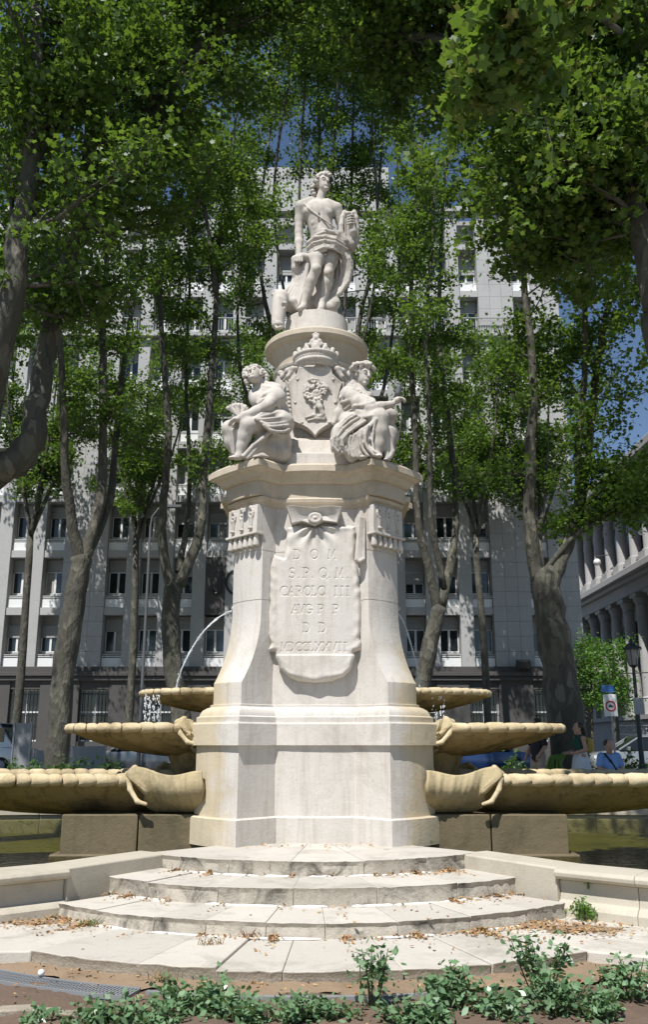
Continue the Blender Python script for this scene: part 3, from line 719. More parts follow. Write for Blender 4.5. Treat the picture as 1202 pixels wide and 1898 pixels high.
def ringc(R, z, r, n_=28, beads=False, ry=0.30):
    for a in range(n_):
        A0, A1 = math.pi + math.pi * a / n_, math.pi + math.pi * (a + 1) / n_
        p0 = crown_c + Vector((R * math.cos(A0), ry * R / 0.27 * math.sin(A0), z)); p1 = crown_c + Vector((R * math.cos(A1), ry * R / 0.27 * math.sin(A1), z))
        if beads: sc.ell(p0, (r, r, r * 1.15), k=0.006)
        else: sc.cap(p0, p1, r, None, 0.01)
ringc(0.245, -0.10, 0.03); ringc(0.275, -0.055, 0.032); ringc(0.285, 0.0, 0.024, 22, True); ringc(0.295, 0.045, 0.028); ringc(0.28, -0.01, 0.02); ringc(0.3, 0.075, 0.02, 13, True)
for a in range(7):
    A0 = math.pi + math.pi * (a + 0.5) / 7; q = crown_c + Vector((0.29 * math.cos(A0), 0.32 * math.sin(A0), 0.1)); sc.ell(q, (0.035, 0.03, 0.045), k=0.02)
f0 = crown_c + Vector((0, -0.2, 0.12))
for dx, dz, r in ((0, 0.06, 0.06), (-0.075, 0.065, 0.035), (0.075, 0.065, 0.035), (-.045, .11, .04), (.045, .11, .04), (0, .16, .045), (-.03, .205, .025), (.03, .205, .025), (0, .225, .025), (-.13, .06, .028), (.13, .06, .028), (0, .02, .07)):
    sc.ell(f0 + Vector((dx, 0, dz)), (r, r * 0.8, r), k=0.015)
sc.build('crown', M['statue'], fountain)

# ------------------------------------------------------------------ shell basins
def basin(s, cx, a, b, zr, rr, depth, nseg, name, foot, water=True, neck=0.0, skip=1.1):
    """a shell bowl on the flank: ellipse centred at cx from the axis, rim of twisted stones"""
    C = Vector((FX + s * cx, FY, zr)); n = 72; prof = []
    for t in (1.0, 0.97, 0.9, 0.8, 0.68, 0.55, 0.42, 0.3, 0.18):
        prof.append((t, -depth * (1 - t ** 2.2) ** 0.85 - 0.03))
    inn = [(0.18, -depth + 0.05)] + [(t - 0.03, -depth * 0.8 * (1 - t ** 2.2) ** 0.85 - 0.0) for t in (0.42, 0.68, 0.9, 0.98)]
    rings = []
    def fx(u, t): return C.x + s * (u - foot * (1 - t))
    def bf(u):
        t = min(max((cx + u - 1.25) / (neck or 1.0), 0), 1); return 1.0 if not neck else 0.52 + 0.48 * t * t * (3 - 2 * t)
    for t, dz in prof[::-1]:
        rings.append([(fx(a * t * math.cos(q), t), C.y + bf(a * t * math.cos(q)) * b * t * math.sin(q), C.z + dz + 0.016 * math.sin(q * 14) * t * (1 - t) * 4) for q in [2 * math.pi * j / n for j in range(n)]])
    for t, dz in inn[::-1]:
        rings.append([(fx(a * t * math.cos(q), t), C.y + bf(a * t * math.cos(q)) * b * t * math.sin(q), C.z + dz) for q in [2 * math.pi * j / n for j in range(n)]])
    m = MB().loft(rings if s > 0 else [r[::-1] for r in rings])
    bo = m.build(name, M['basin'], fountain, smooth=50)
    if water:
        m = MB(); m.add([(fx(a * 0.97 * math.cos(q), .97), C.y + bf(a * 0.97 * math.cos(q)) * b * 0.97 * math.sin(q), C.z + 0.0) for q in [2 * math.pi * j / n for j in range(n)]], [tuple(range(n)) if s > 0 else tuple(range(n))[::-1]])
        m.build('basin_water', M['water'], bo, smooth=0)
    # rim stones
    L = 0; tab = [(0, 0)]
    for j in range(1, 361):
        q0, q1 = rad(j - 1), rad(j); L += math.hypot(a * (math.cos(q1) - math.cos(q0)), b * (math.sin(q1) - math.sin(q0))); tab.append((j, L))
    ls = np.array([x[1] for x in tab]); an = np.array([x[0] for x in tab])
    cuts = np.cumsum([random.uniform(0.72, 1.28) for _ in range(nseg)]); cuts = np.concatenate([[0], cuts / cuts[-1]]) * L
    for k in range(nseg):
        l0, l1 = cuts[k], cuts[k + 1]; rings = []; ns = 7
        qm = rad(np.interp((l0 + l1) / 2, ls, an))
        if cx + a * math.cos(qm) < skip: continue                       # inside the pedestal
        rj = rr * random.uniform(0.92, 1.08); tw = rr * 0.75 * random.uniform(0.4, 1.4)
        for i in range(ns + 1):
            t = i / ns; bul = (0.74 if s < 0 else 0.62) + (0.26 if s < 0 else 0.38) * math.sin(math.pi * t) ** 0.3; ring = []
            for j in range(10):
                ph = 2 * math.pi * j / 10
                l = l0 + (l1 - l0) * (0.02 + 0.96 * t) + tw * math.cos(ph) * (1 if s > 0 else -1)
                q = rad(np.interp(l % L, ls, an)); nx_, ny_ = math.cos(q) / a, math.sin(q) / b; nn = math.hypot(nx_, ny_); nx_ /= nn; ny_ /= nn
                o_ = rj * bul * math.cos(ph) * 1.15; dz = rj * bul * math.sin(ph)
                ring.append((C.x + s * (a * math.cos(q) + nx_ * o_), C.y + bf(a * math.cos(q)) * b * math.sin(q) + ny_ * o_, C.z + dz + random.uniform(-1, 1) * rr * 0.035))
            rings.append(ring)
        MB().loft(rings if s < 0 else [r[::-1] for r in rings]).build('rim_stone', M['rim'], bo, smooth=60)
    return bo
for s in (-1, 1):
    basin(s, 1.20, 1.06, 0.74, 2.225, 0.045, 0.24, 40, 'upper_basin', 0.5)
    basin(s, 1.55, 1.62, 0.95, 1.785, 0.062, 0.33, 40, 'middle_basin', 0.35, neck=0.6, skip=1.5)
    basin(s, 3.0, 2.75, 1.0, 1.185, 0.08, 0.42, 56, 'lower_basin', 0.45, neck=1.2, skip=1.95)
    # block under the lower basin, of stones
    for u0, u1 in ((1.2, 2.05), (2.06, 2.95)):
        m = MB().box((FX + s * (u0 + u1) / 2, FY, 0.44), (u1 - u0 - 0.006, 1.86, 0.72)); bevel(m.build('base_block', M['wet_shaded'], fountain), 0.012)
    m = MB().box((FX + s * 2.0, FY, 0.22), (2.1, 2.0, 0.3)); bevel(m.build('base_course', M['wet_shaded'], fountain), 0.015)
    # stem between basins
    MB().lathe((FX + s * 1.5, FY, 0), [(0.42, 0.9), (0.3, 1.2), (0.42, 1.5)], 24).build('basin_stem', M['basin'], fountain)
M['flap'] = stone('weathered_flap_stone', (0.52, 0.43, 0.27), (0.36, 0.28, 0.14), streak=0.7, grime=(0.14, 0.12, 0.08), grime_amt=0.6, pits=0.4, bump=0.7)
def hinge(s, u0, u1, v0, zt, zb, wave, name):
    """the curling leaf-like flap where a basin grows out of the pedestal, front and back"""
    for sv in (1, -1):
        nu, nv = 34, 22; vs = []
        for j in range(nv + 1):
            t = j / nv                                                     # 0 top, 1 bottom
            for i in range(nu + 1):
                uu = i / nu
                x = u0 + (u1 - u0) * uu
                top_ = zt + wave * (0.55 * math.cos(uu * 7.0) + 0.9 * uu ** 3)
                end = max(0, uu - 0.82) / 0.18
                bulge_ = 0.20 * math.sin(math.pi * min(1, t * 0.85 + 0.1)) * (1 - 0.25 * uu) + 0.09 * end * math.sin(math.pi * t)
                rib = 0.008 * math.sin(uu * 31 + t * 2.2 + 2 * math.sin(uu * 5)) * (1 - 0.6 * t) + 0.006 * math.sin(uu * 67 + t * 5)
                v = v0 + bulge_ + rib - 0.22 * t * t - 0.12 * uu + 0.07 * (1 - t) ** 4
                x2 = x - 0.16 * t * t * end + 0.09 * math.sin(t * 9) * end - 0.25 * t * uu * 0.6
                z = top_ + (zb - top_) * t
                vs.append((FX + s * x2, FY - sv * v, z))
        f = [(j * (nu + 1) + i, (j + 1) * (nu + 1) + i, (j + 1) * (nu + 1) + i + 1, j * (nu + 1) + i + 1) for j in range(nv) for i in range(nu)]
        if s * sv < 0: f = [q[::-1] for q in f]
        o = MB().add(vs, f).build(name, M['flap'], fountain, smooth=180)
        sm = o.modifiers.new('thick', 'SOLIDIFY'); sm.thickness = 0.06; sm.offset = -1
        # curled end
        sc = Sculpt(0.014); ex = FX + s * (u1 + 0.0)
        def W(dx, dv, z): return Vector((ex + s * dx, FY - sv * (v0 - 0.06 + dv), z))
        h_ = zt - zb
        sc.chain([W(-.04, .05, zt + wave * 1.0), W(.03, .08, zt - .15 * h_), W(-.0, .10, zt - .4 * h_), W(-.10, .14, zt - .68 * h_), W(-.20, .14, zt - .74 * h_)], [0.03, 0.035, 0.03, 0.028, 0.022], 0.02)
        sc.chain([W(-.02, .05, zt + wave * .9), W(.05, .0, zt - .05 * h_), W(.06, -.04, zt - .25 * h_)], [0.03, 0.04, 0.03], 0.03)
        sc.build('curled_edge', M['rim'], o)
for s in (-1, 1):
    hinge(s, 1.30, 2.15, 0.98, 1.27, 0.80, 0.055, 'shell_flap')
    hinge(s, 1.28, 1.62, 0.80, 1.86, 1.50, 0.03, 'shell_flap')

# ------------------------------------------------------------------ jets and drips
def jet(pts, name, label):
    m = MB(); pp = []
    for (a, b), (c, d) in zip(pts[:-1], pts[1:]):
        for i in range(8): pp.append((a + (c - a) * i / 8, b + (d - b) * i / 8))
    w_ = [P(a, b, FY) for a, b in pp]; r_ = random.Random(5)
    n_ = len(w_)
    for k in range(3):
        ph = k * 2.1; m.tube([p + Vector((.006 * math.sin(i * .5 + ph), .006 * math.cos(i * .4 + ph), .007 * math.sin(i * .31 + ph) - .004 * k)) for i, p in enumerate(w_)], [(0.006 + 0.004 * math.sin(i * .9 + ph) ** 2) * (1 if k == 0 or i < n_ * .7 else .6) for i in range(n_)], 7)
    for i in range(n_ // 2, n_):
        q = w_[i] + Vector((r_.gauss(0, .015), r_.gauss(0, .015), r_.gauss(-.012, .014)))
        if r_.random() < .3: m.ball(q, r_.uniform(0.004, 0.008), 6, 4)
    tag(m.build(name, M['splash'], smooth=180), label, 'water jet')
def bez(pts):   # smooth through points
    out = []
    for i in range(len(pts) - 1):
        p0, p1, p2, p3 = pts[max(i - 1, 0)], pts[i], pts[i + 1], pts[min(i + 2, len(pts) - 1)]
        for t in (0, .25, .5, .75):
            out.append(tuple(0.5 * ((2 * b) + (-a + c) * t + (2 * a - 5 * b + 4 * c - d) * t * t + (-a + 3 * b - 3 * c + d) * t ** 3) for a, b, c, d in zip(p0, p1, p2, p3)))
    return out + [pts[-1]]
jet(bez([(440, 1129), (412, 1140), (385, 1162), (360, 1195), (340, 1232), (326, 1276)]), 'water_jet', 'arc of water falling left of the pedestal into its upper basin')
jet(bez([(731, 1129), (745, 1146), (757, 1176), (767, 1212), (775, 1250), (779, 1276)]), 'water_jet', 'arc of water falling right of the pedestal into its upper basin')
r_ = random.Random(9)
for s, xs_, n_, lab in ((-1, (268, 294), 150, 'curtain of drops falling from the left upper basin'), (1, (803, 824), 40, 'thin threads of drops falling from the right upper basin')):
    m = MB(); vy = FY - 0.66
    for _ in range(n_):
        px = r_.uniform(*xs_) if r_.random() < 0.35 else r_.choice([xs_[0] + (xs_[1] - xs_[0]) * k / 3 for k in range(4)]) + r_.gauss(0, 1.2)
        y = r_.uniform(1288, 1341); q = P(px, y, vy + r_.gauss(0, .03)); rr = r_.uniform(0.004, 0.009)
        m.ball(q, (rr, rr, rr * r_.uniform(1, 3.5)), 6, 4)
    tag(m.build('falling_drops', M['splash'], smooth=180), lab, 'water drops', kind='stuff')

# ------------------------------------------------------------------ the carved figures
from mathutils import Euler
def head(sc, c, yaw, pitch, roll, s=1.0, hair=()):
    """skull, brow, nose, mouth, chin, ears; yaw>0 turns the face towards +x. faces -y at yaw 0"""
    R = Matrix.Rotation(yaw, 3, 'Z') @ Matrix.Rotation(pitch, 3, 'X') @ Matrix.Rotation(roll, 3, 'Y'); c = Vector(c); rot = R.to_euler()
    def H(x, y, z): return c + R @ Vector((x, y, z)) * s
    sc.ell(H(0, 0.015, 0.03), (0.088 * s, 0.108 * s, 0.105 * s), rot, 0.02)
    sc.ell(H(0, -0.02, -0.045), (0.068 * s, 0.075 * s, 0.09 * s), rot, 0.02)
    sc.ell(H(0, -0.072, -0.115), (0.032 * s, 0.026 * s, 0.024 * s), rot, 0.02)
    sc.cap(H(0, -0.100, 0.030), H(0, -0.122, -0.030), 0.011 * s, 0.017 * s, 0.012)
    sc.cap(H(-0.045, -0.086, 0.036), H(0.045, -0.086, 0.036), 0.014 * s, None, 0.015)
    sc.dent(H(-0.034, -0.108, 0.010), (0.020 * s, 0.018 * s, 0.013 * s), rot, 0.01); sc.dent(H(0.034, -0.108, 0.010), (0.020 * s, 0.018 * s, 0.013 * s), rot, 0.01)
    sc.ell(H(-0.034, -0.086, 0.008), (0.015 * s, 0.013 * s, 0.011 * s), rot, 0.005); sc.ell(H(0.034, -0.086, 0.008), (0.015 * s, 0.013 * s, 0.011 * s), rot, 0.005)
    sc.cap(H(-0.022, -0.094, -0.068), H(0.022, -0.094, -0.068), 0.010 * s, None, 0.008); sc.cap(H(-0.016, -0.092, -0.085), H(0.016, -0.092, -0.085), 0.010 * s, None, 0.006)
    for q in (-1, 1): sc.ell(H(q * 0.088, 0.01, -0.01), (0.014 * s, 0.022 * s, 0.034 * s), rot, 0.01)
    return H
def locks(sc, H, seed, n=60, lo=-0.02, big=1.0, back=0.12):
    r = random.Random(seed)
    for _ in range(n):
        a = r.uniform(0, 2 * math.pi); e = r.uniform(-0.4, 1.45)
        x, y, z = 0.098 * math.cos(a) * math.cos(e), 0.02 + 0.12 * math.sin(a) * math.cos(e), 0.035 + 0.112 * math.sin(e)
        if y < -0.045 and z < 0.085: continue
        if z < lo - 0.06 * (y > 0): continue
        q = r.uniform(0.016, 0.03) * big
        sc.ell(H(x * 1.05, y * 1.05, z), (q, q * r.uniform(0.7, 1.2), q * r.uniform(0.7, 1.2)), None, 0.008)
def fingers(sc, base, d, side, n=4, L=0.09, r=0.013, curl=(0, 0, -1)):
    d = Vector(d).normalized(); side = Vector(side).normalized(); cu = Vector(curl)
    for k in range(n):
        b = Vector(base) + side * (k - (n - 1) / 2) * 0.024; l = L * (0.85, 1.0, 0.95, 0.75)[k]
        sc.chain([b, b + d * l * 0.45 + cu * l * 0.08, b + d * l * 0.75 + cu * l * 0.3, b + d * l * 0.85 + cu * l * 0.6], [r * 1.1, r, r * 0.95, r * 0.8], 0.006)
    b = Vector(base) - d * 0.04 + side * 0.05
    sc.chain([b, b + side * 0.03 + d * 0.03, b + side * 0.03 + d * 0.06 + cu * 0.02], [r * 1.2, r * 1.1, r * 0.9], 0.006)

def cloth(sc, fn, rows, r=0.02, k=0.008, sub=3, amp=0.02):
    rows = [[Vector(p) for p in q] for q in rows]; n = (len(rows) - 1) * sub
    for i in range(n + 1):
        a = min(i // sub, len(rows) - 2); t = i / sub - a; w_ = amp * math.cos(i * math.pi * 0.9)
        sc.chain([fn(*(p.lerp(q, t) + Vector((0, 0, w_)))) for p, q in zip(rows[a], rows[a + 1])], r, k)
# --- the god on top
def A(cx, cy, dy=0.0): return P(460 + cx / 4.007, 300 + cy / 4.007, 11.5 + dy)
ap = thing('statue', (A(500, 1090).x, 11.5, 7.55), 'standing nude stone god with lyre and falling drapery on top of the fountain', 'statue', 'carved stone figures on the fountain')
sc = Sculpt(0.0085)
sc.ell(A(522, 372), (0.245, 0.155, 0.18), Euler((0, 0.1, 0)), 0.05).cap(A(522, 400), A(550, 530), 0.195, 0.175, 0.06).ell(A(570, 585, .01), (0.2, 0.155, 0.13), None, 0.05)
sc.ell(A(466, 368, -.10), (0.098, 0.062, 0.075), Euler((0.2, 0.1, 0)), 0.03).ell(A(577, 380, -.10), (0.098, 0.062, 0.075), Euler((0.2, 0.1, 0)), 0.03)
for cx, cy in ((497, 455), (545, 462), (512, 492), (556, 498)): sc.ell(A(cx, cy, -.125), (0.045, 0.03, 0.035), None, 0.03)
sc.dent(A(530, 425, -.165), (0.012, 0.02, 0.1), None, 0.03)
sc.ell(A(545, 528, -.12), (0.09, 0.05, 0.06), None, 0.04)
sc.cap(A(470, 300), A(400, 330, .0), 0.085, 0.09, 0.04).cap(A(590, 315), A(655, 345, .02), 0.085, 0.085, 0.04)
sc.cap(A(533, 300, .01), A(552, 225, -.01), 0.072, 0.065, 0.03)
H = head(sc, A(556, 165, -.03), rad(32), rad(-4), rad(-6), 1.12)
locks(sc, H, 1, 120, -0.06)
for cx, cy in ((484, 170), (478, 195), (482, 222), (492, 245), (500, 135), (520, 108), (490, 150)): sc.ell(A(cx, cy, .03), (0.04, 0.05, 0.035), None, 0.012)
for cx, cy in ((545, 88), (570, 80), (595, 84), (612, 98), (530, 98), (580, 92)): sc.ell(A(cx, cy, -.05), (0.032, 0.035, 0.03), None, 0.01)
# right arm to the cloth it grips
sc.chain([A(392, 338, .0), A(385, 430, .05), A(377, 525, .05), A(378, 600, .02), A(380, 680, -.02)], [0.088, 0.075, 0.058, 0.062, 0.042], 0.03)
sc.ell(A(378, 708, -.02), (0.052, 0.05, 0.055), None, 0.02)
for k in range(4): sc.cap(A(352 + 17 * k, 704, -.075), A(348 + 18 * k, 738, -.08), 0.017, 0.015, 0.008)
sc.chain([A(410, 700, -.05), A(440, 705, -.05), A(440, 728, -.02)], [0.05, 0.045, 0.03], 0.02)
sc.chain([A(350, 725, 0), A(352, 790, .02), A(345, 840, .05)], [0.06, 0.055, 0.035], 0.03)
# left arm and lyre
sc.chain([A(660, 350, .02), A(690, 440, .06), A(720, 540, .05), A(752, 590, -.02)], [0.088, 0.075, 0.065, 0.06], 0.03).chain([A(755, 590, -.03), A(778, 520, -.1), A(776, 450, -.12)], [0.055, 0.055, 0.042], 0.03)
sc.ell(A(772, 425, -.12), (0.05, 0.045, 0.05), None, 0.02)
for k in range(4): sc.chain([A(785, 400 + 19 * k, -.14), A(765, 398 + 19 * k, -.185), A(742, 404 + 19 * k, -.17)], [0.017, 0.017, 0.014], 0.007)
sc.chain([A(720, 372, -.08), A(702, 410, -.1), A(692, 470, -.12), A(690, 530, -.12), A(720, 590, -.1)], [0.03, 0.035, 0.04, 0.045, 0.055], 0.02)
sc.chain([A(790, 372, -.05), A(802, 420, -.05), A(808, 500, -.03), A(800, 590, .0), A(775, 650, .02)], [0.035, 0.04, 0.045, 0.05, 0.05], 0.02)
sc.chain([A(712, 378, -.08), A(745, 384, -.1), A(790, 380, -.06)], 0.028, 0.02).ell(A(752, 610, -.04), (0.1, 0.07, 0.09), None, 0.03)
for k in range(4): sc.cap(A(722 + 17 * k, 385, -.1), A(725 + 14 * k, 580, -.1), 0.012, None, 0.005)
# strap
sc.chain([A(418, 310, -.085), A(450, 345, -.165), A(500, 385, -.185), A(560, 425, -.195), A(610, 462, -.18), A(645, 490, -.13)], 0.013, 0.006)
# legs
sc.chain([A(520, 640, -.01), A(512, 720, -.09), A(506, 800, -.15), A(470, 885, -.1), A(440, 970, -.08), A(418, 1052, -.1)], [0.118, 0.105, 0.074, 0.078, 0.06, 0.042], 0.03)
sc.ell(A(505, 792, -.2), (0.045, 0.04, 0.055), None, 0.03).chain([A(418, 1066, -.09), A(400, 1084, -.18), A(383, 1092, -.26)], [0.048, 0.042, 0.035], 0.03)
sc.chain([A(628, 640, .02), A(612, 740, -.01), A(596, 825, -.04), A(585, 900, .0), A(568, 980, .02), A(548, 1055, .0)], [0.122, 0.108, 0.078, 0.084, 0.062, 0.046], 0.03)
sc.ell(A(594, 820, -.1), (0.045, 0.04, 0.055), None, 0.03).chain([A(548, 1068, -.0), A(545, 1084, -.1), A(540, 1090, -.2)], [0.05, 0.045, 0.036], 0.03)
# drapery round the hips
sc.ell(A(575, 610, .02), (0.205, 0.165, 0.11), None, 0.04)
for pts, r in (([(450, 600, -.04), (500, 562, -.15), (570, 556, -.2), (650, 575, -.19), (720, 620, -.1), (770, 650, .0)], 0.038), ([(446, 640, -.05), (480, 610, -.14), (540, 590, -.2), (600, 592, -.21), (660, 612, -.18)], 0.034),
               ([(462, 668, -.08), (500, 650, -.16), (550, 630, -.19), (600, 630, -.2)], 0.032), ([(470, 692, -.1), (520, 668, -.17), (580, 655, -.18)], 0.028), ([(500, 548, -.14), (560, 524, -.17), (630, 520, -.16), (680, 560, -.1)], 0.03),
               ([(548, 510, -.16), (580, 505, -.18), (612, 515, -.17)], 0.03), ([(660, 520, -.12), (700, 590, -.1), (745, 620, -.06)], 0.035)):
    sc.chain([A(*p) for p in pts], r * 0.7, 0.012)
# the long fall of cloth on the right
for pts, r in (([(690, 620, -.1), (745, 720, -.06), (765, 800, -.02), (745, 890, .02), (690, 970, .06), (630, 1010, .08)], 0.042), ([(740, 640, .02), (768, 740, .04), (770, 820, .06), (740, 910, .08), (680, 985, .1)], 0.045),
               ([(660, 640, .05), (705, 760, .06), (715, 850, .08), (680, 930, .1), (630, 980, .1)], 0.05), ([(640, 680, .1), (668, 780, .12), (668, 880, .13), (640, 960, .13)], 0.06), ([(700, 650, .1), (745, 780, .12), (735, 870, .14), (690, 950, .15)], 0.07)):
    sc.chain([A(*p) for p in pts], r * 0.7, 0.012)
sc.chain([A(590, 680, .16), A(570, 850, .18), A(540, 1060, .18)], [0.12, 0.13, 0.16], 0.05)
sc.chain([A(640, 1000, .1), A(640, 1050, .12), A(610, 1085, .12)], [0.05, 0.09, 0.12], 0.04)
# the fan of folds on the left, falling from the hand
for e in ((272, 972, .05), (292, 995, .02), (312, 1018, 0), (332, 1038, -.02), (350, 1056, -.04), (372, 1072, -.06), (398, 1060, -.04), (425, 1010, .0)):
    m_ = ((e[0] + 455) / 2 + 6, (e[1] + 730) / 2 + 10, e[2] + 0.05)
    sc.chain([A(452, 725, -.02), A(*m_), A(*e)], [0.03, 0.034, 0.03], 0.012)
sc.chain([A(430, 760, .08), A(380, 880, .12), A(340, 1010, .12)], [0.07, 0.1, 0.1], 0.04).chain([A(460, 800, .1), A(440, 930, .12), A(420, 1050, .1)], [0.08, 0.1, 0.1], 0.04)
sc.chain([A(300, 1060, .0), A(360, 1085, .05), A(430, 1085, .1)], [0.1, 0.09, 0.08], 0.04)
c_ = Vector((FX - 0.02, FY - 0.06, 7.53)); sc.ell(c_, (0.4, 0.36, 0.12), None, 0.04)
cloth(sc, A, [[(745, 640, -.02), (772, 740, 0), (774, 825, .03), (745, 905, .06), (690, 968, .09)], [(700, 625, -.08), (738, 730, -.05), (742, 820, .0), (712, 900, .05), (660, 978, .08)], [(655, 630, .0), (690, 740, .06), (695, 830, .09), (672, 910, .11), (635, 985, .11)]], 0.02, 0.008, 4, 0.03)
cloth(sc, A, [[(440, 600, .02), (500, 545, -.13), (580, 528, -.18), (660, 540, -.14), (730, 590, -.06)], [(440, 640, .0), (490, 600, -.15), (570, 580, -.21), (650, 595, -.19), (740, 650, -.08)], [(455, 690, -.06), (500, 660, -.17), (560, 635, -.2), (630, 640, -.19), (700, 680, -.08)]], 0.018, 0.008, 3, 0.022)
sc.build('body', M['statue'], ap, floor=7.5)
sc = Sculpt(0.0085)
# the slain beast whose head hangs over the edge
sc.ell(A(248, 1015, -.08), (0.125, 0.15, 0.125), None, 0.05).cap(A(235, 1050, -.16), A(218, 1190, -.26), 0.115, 0.085, 0.05).ell(A(222, 1215, -.27), (0.085, 0.09, 0.06), None, 0.03)
sc.chain([A(290, 1000, -.12), A(335, 1040, -.12), A(365, 1090, -.12)], [0.04, 0.055, 0.03], 0.03).ell(A(275, 1050, -.24), (0.035, 0.03, 0.03), None, 0.015)
sc.chain([A(185, 985, -.1), A(205, 965, -.1), A(250, 962, -.1)], [0.025, 0.035, 0.03], 0.02).dent(A(262, 1065, -.27), (0.02, 0.03, 0.025)).chain([A(190, 1200, -.3), A(215, 1235, -.34), A(245, 1225, -.33)], 0.018, 0.01)
sc.chain([A(300, 1045, -.02), A(350, 1075, .05)], [0.1, 0.09], 0.04)
sc.build('beast_head', M['statue'], ap)

# --- the seated woman with a sheaf, on the left
def Lf(cx, cy, dy=0.0): return P(400 + cx / 7.51, 660 + cy / 7.51, 10.72 + dy)
sl_ = thing('statue', (Lf(600, 1450).x, 10.72, 5.035), 'seated stone woman looking up left with a sheaf, on the left pier', 'statue', 'carved stone figures on the fountain')
sc = Sculpt(0.0085)
H = head(sc, Lf(540, 272, -.08), rad(-28), rad(-24), rad(-16), 1.08)
locks(sc, H, 2, 110, -0.02, 0.9)
for cx, cy in ((402, 285), (398, 245), (408, 205), (440, 172), (500, 150), (560, 142), (610, 165), (655, 205), (690, 245), (712, 285), (700, 330), (678, 360), (440, 380), (425, 350)): sc.ell(Lf(cx, cy, -.02), (0.036, 0.04, 0.032), None, 0.01)
sc.chain([Lf(600, 350, -.02), Lf(620, 440, .0), Lf(680, 480, .02)], [0.062, 0.066, 0.08], 0.03)
sc.ell(Lf(735, 560, .02), (0.19, 0.16, 0.18), Euler((0, -0.25, 0)), 0.05).cap(Lf(760, 600, .03), Lf(860, 850, .06), 0.165, 0.185, 0.06).ell(Lf(870, 910, .05), (0.2, 0.2, 0.15), None, 0.05)
sc.ell(Lf(600, 620, -.08), (0.11, 0.11, 0.13), Euler((0, -0.2, 0)), 0.04).ell(Lf(560, 570, .02), (0.1, 0.1, 0.14), None, 0.04)
sc.chain([Lf(835, 480, -.05), Lf(815, 600, -.16), Lf(720, 690, -.28), Lf(560, 770, -.36), Lf(400, 835, -.42), Lf(325, 868, -.44)], [0.10, 0.095, 0.075, 0.066, 0.052, 0.042], 0.03)
sc.ell(Lf(285, 882, -.44), (0.055, 0.045, 0.028), Euler((0, 0.3, 0)), 0.02); fingers(sc, Lf(250, 892, -.45), (-0.8, -0.3, -0.5), (0.2, 1, 0), 4, 0.08, 0.013)
sc.ell(Lf(845, 580, -.12), (0.13, 0.12, 0.13), None, 0.04)
for pts, r in (([(690, 385, -.03), (790, 395, -.08), (880, 440, -.1), (925, 540, -.08), (930, 680, -.02)], 0.032), ([(650, 430, -.08), (760, 440, -.13), (860, 490, -.17), (905, 580, -.15)], 0.028), ([(610, 610, -.17), (680, 540, -.19), (770, 510, -.2), (850, 530, -.19)], 0.03),
               ([(600, 660, -.18), (690, 600, -.22), (780, 570, -.23), (850, 580, -.21)], 0.028), ([(690, 650, -.28), (770, 630, -.28), (850, 640, -.2)], 0.03), ([(860, 540, -.2), (880, 640, -.19), (870, 730, -.14)], 0.03), ([(640, 480, -.1), (620, 560, -.16), (600, 640, -.17)], 0.03)):
    sc.chain([Lf(*p) for p in pts], r, 0.016)
sc.cap(Lf(860, 930, -.08), Lf(450, 975, -.38), 0.135, 0.105, 0.05).chain([Lf(440, 960, -.4), Lf(400, 1120, -.36), Lf(365, 1250, -.34), Lf(330, 1380, -.34)], [0.10, 0.088, 0.07, 0.05], 0.03)
sc.chain([Lf(330, 1395, -.34), Lf(220, 1450, -.4), Lf(90, 1522, -.46)], [0.05, 0.048, 0.03], 0.03)
sc.cap(Lf(720, 950, -.12), Lf(210, 1000, -.26), 0.13, 0.105, 0.05).ell(Lf(180, 1005, -.26), (0.075, 0.09, 0.08), None, 0.03)
sc.chain([Lf(215, 1040, -.24), Lf(235, 1200, -.22), Lf(270, 1385, -.22)], [0.115, 0.10, 0.04], 0.04)
for k in range(5): sc.cap(Lf(160 + 45 * k, 1030, -.33 - .02 * k), Lf(235 + 22 * k, 1360, -.28), 0.018, 0.012, 0.02)
for pts, r in (([(545, 868, -.42), (640, 815, -.38), (740, 815, -.3), (830, 770, -.18)], 0.035), ([(620, 880, -.42), (680, 970, -.4), (780, 1050, -.36), (900, 1095, -.28), (1000, 1070, -.18), (1050, 960, -.08)], 0.034), ([(800, 770, -.2), (860, 860, -.28), (920, 950, -.3), (980, 1020, -.26), (1030, 960, -.16), (1020, 850, -.05), (940, 780, 0)], 0.032),
               ([(560, 870, -.42), (700, 900, -.38), (800, 960, -.36), (890, 1010, -.32)], 0.032), ([(740, 820, -.26), (820, 900, -.3), (860, 960, -.3)], 0.03), ([(700, 830, -.3), (800, 920, -.34), (880, 980, -.3)], 0.026),
               ([(745, 1070, -.36), (640, 1160, -.36), (520, 1250, -.37), (390, 1390, -.4)], 0.035), ([(700, 1130, -.33), (620, 1210, -.33), (520, 1330, -.36), (440, 1420, -.38)], 0.03)):
    sc.chain([Lf(*p) for p in pts], r * 0.75, 0.01)
cloth(sc, Lf, [[(545, 868, -.42), (640, 815, -.38), (740, 790, -.3), (830, 750, -.2), (930, 760, -.08), (1010, 830, 0)], [(580, 885, -.44), (690, 880, -.42), (790, 870, -.37), (880, 860, -.31), (960, 860, -.21), (1040, 900, -.06)], [(640, 920, -.45), (730, 980, -.43), (830, 980, -.4), (920, 970, -.35), (1000, 970, -.23), (1055, 960, -.08)], [(690, 985, -.42), (780, 1055, -.39), (870, 1090, -.35), (960, 1090, -.28), (1020, 1050, -.2), (1055, 1000, -.08)]], 0.02, 0.007, 3, 0.034)
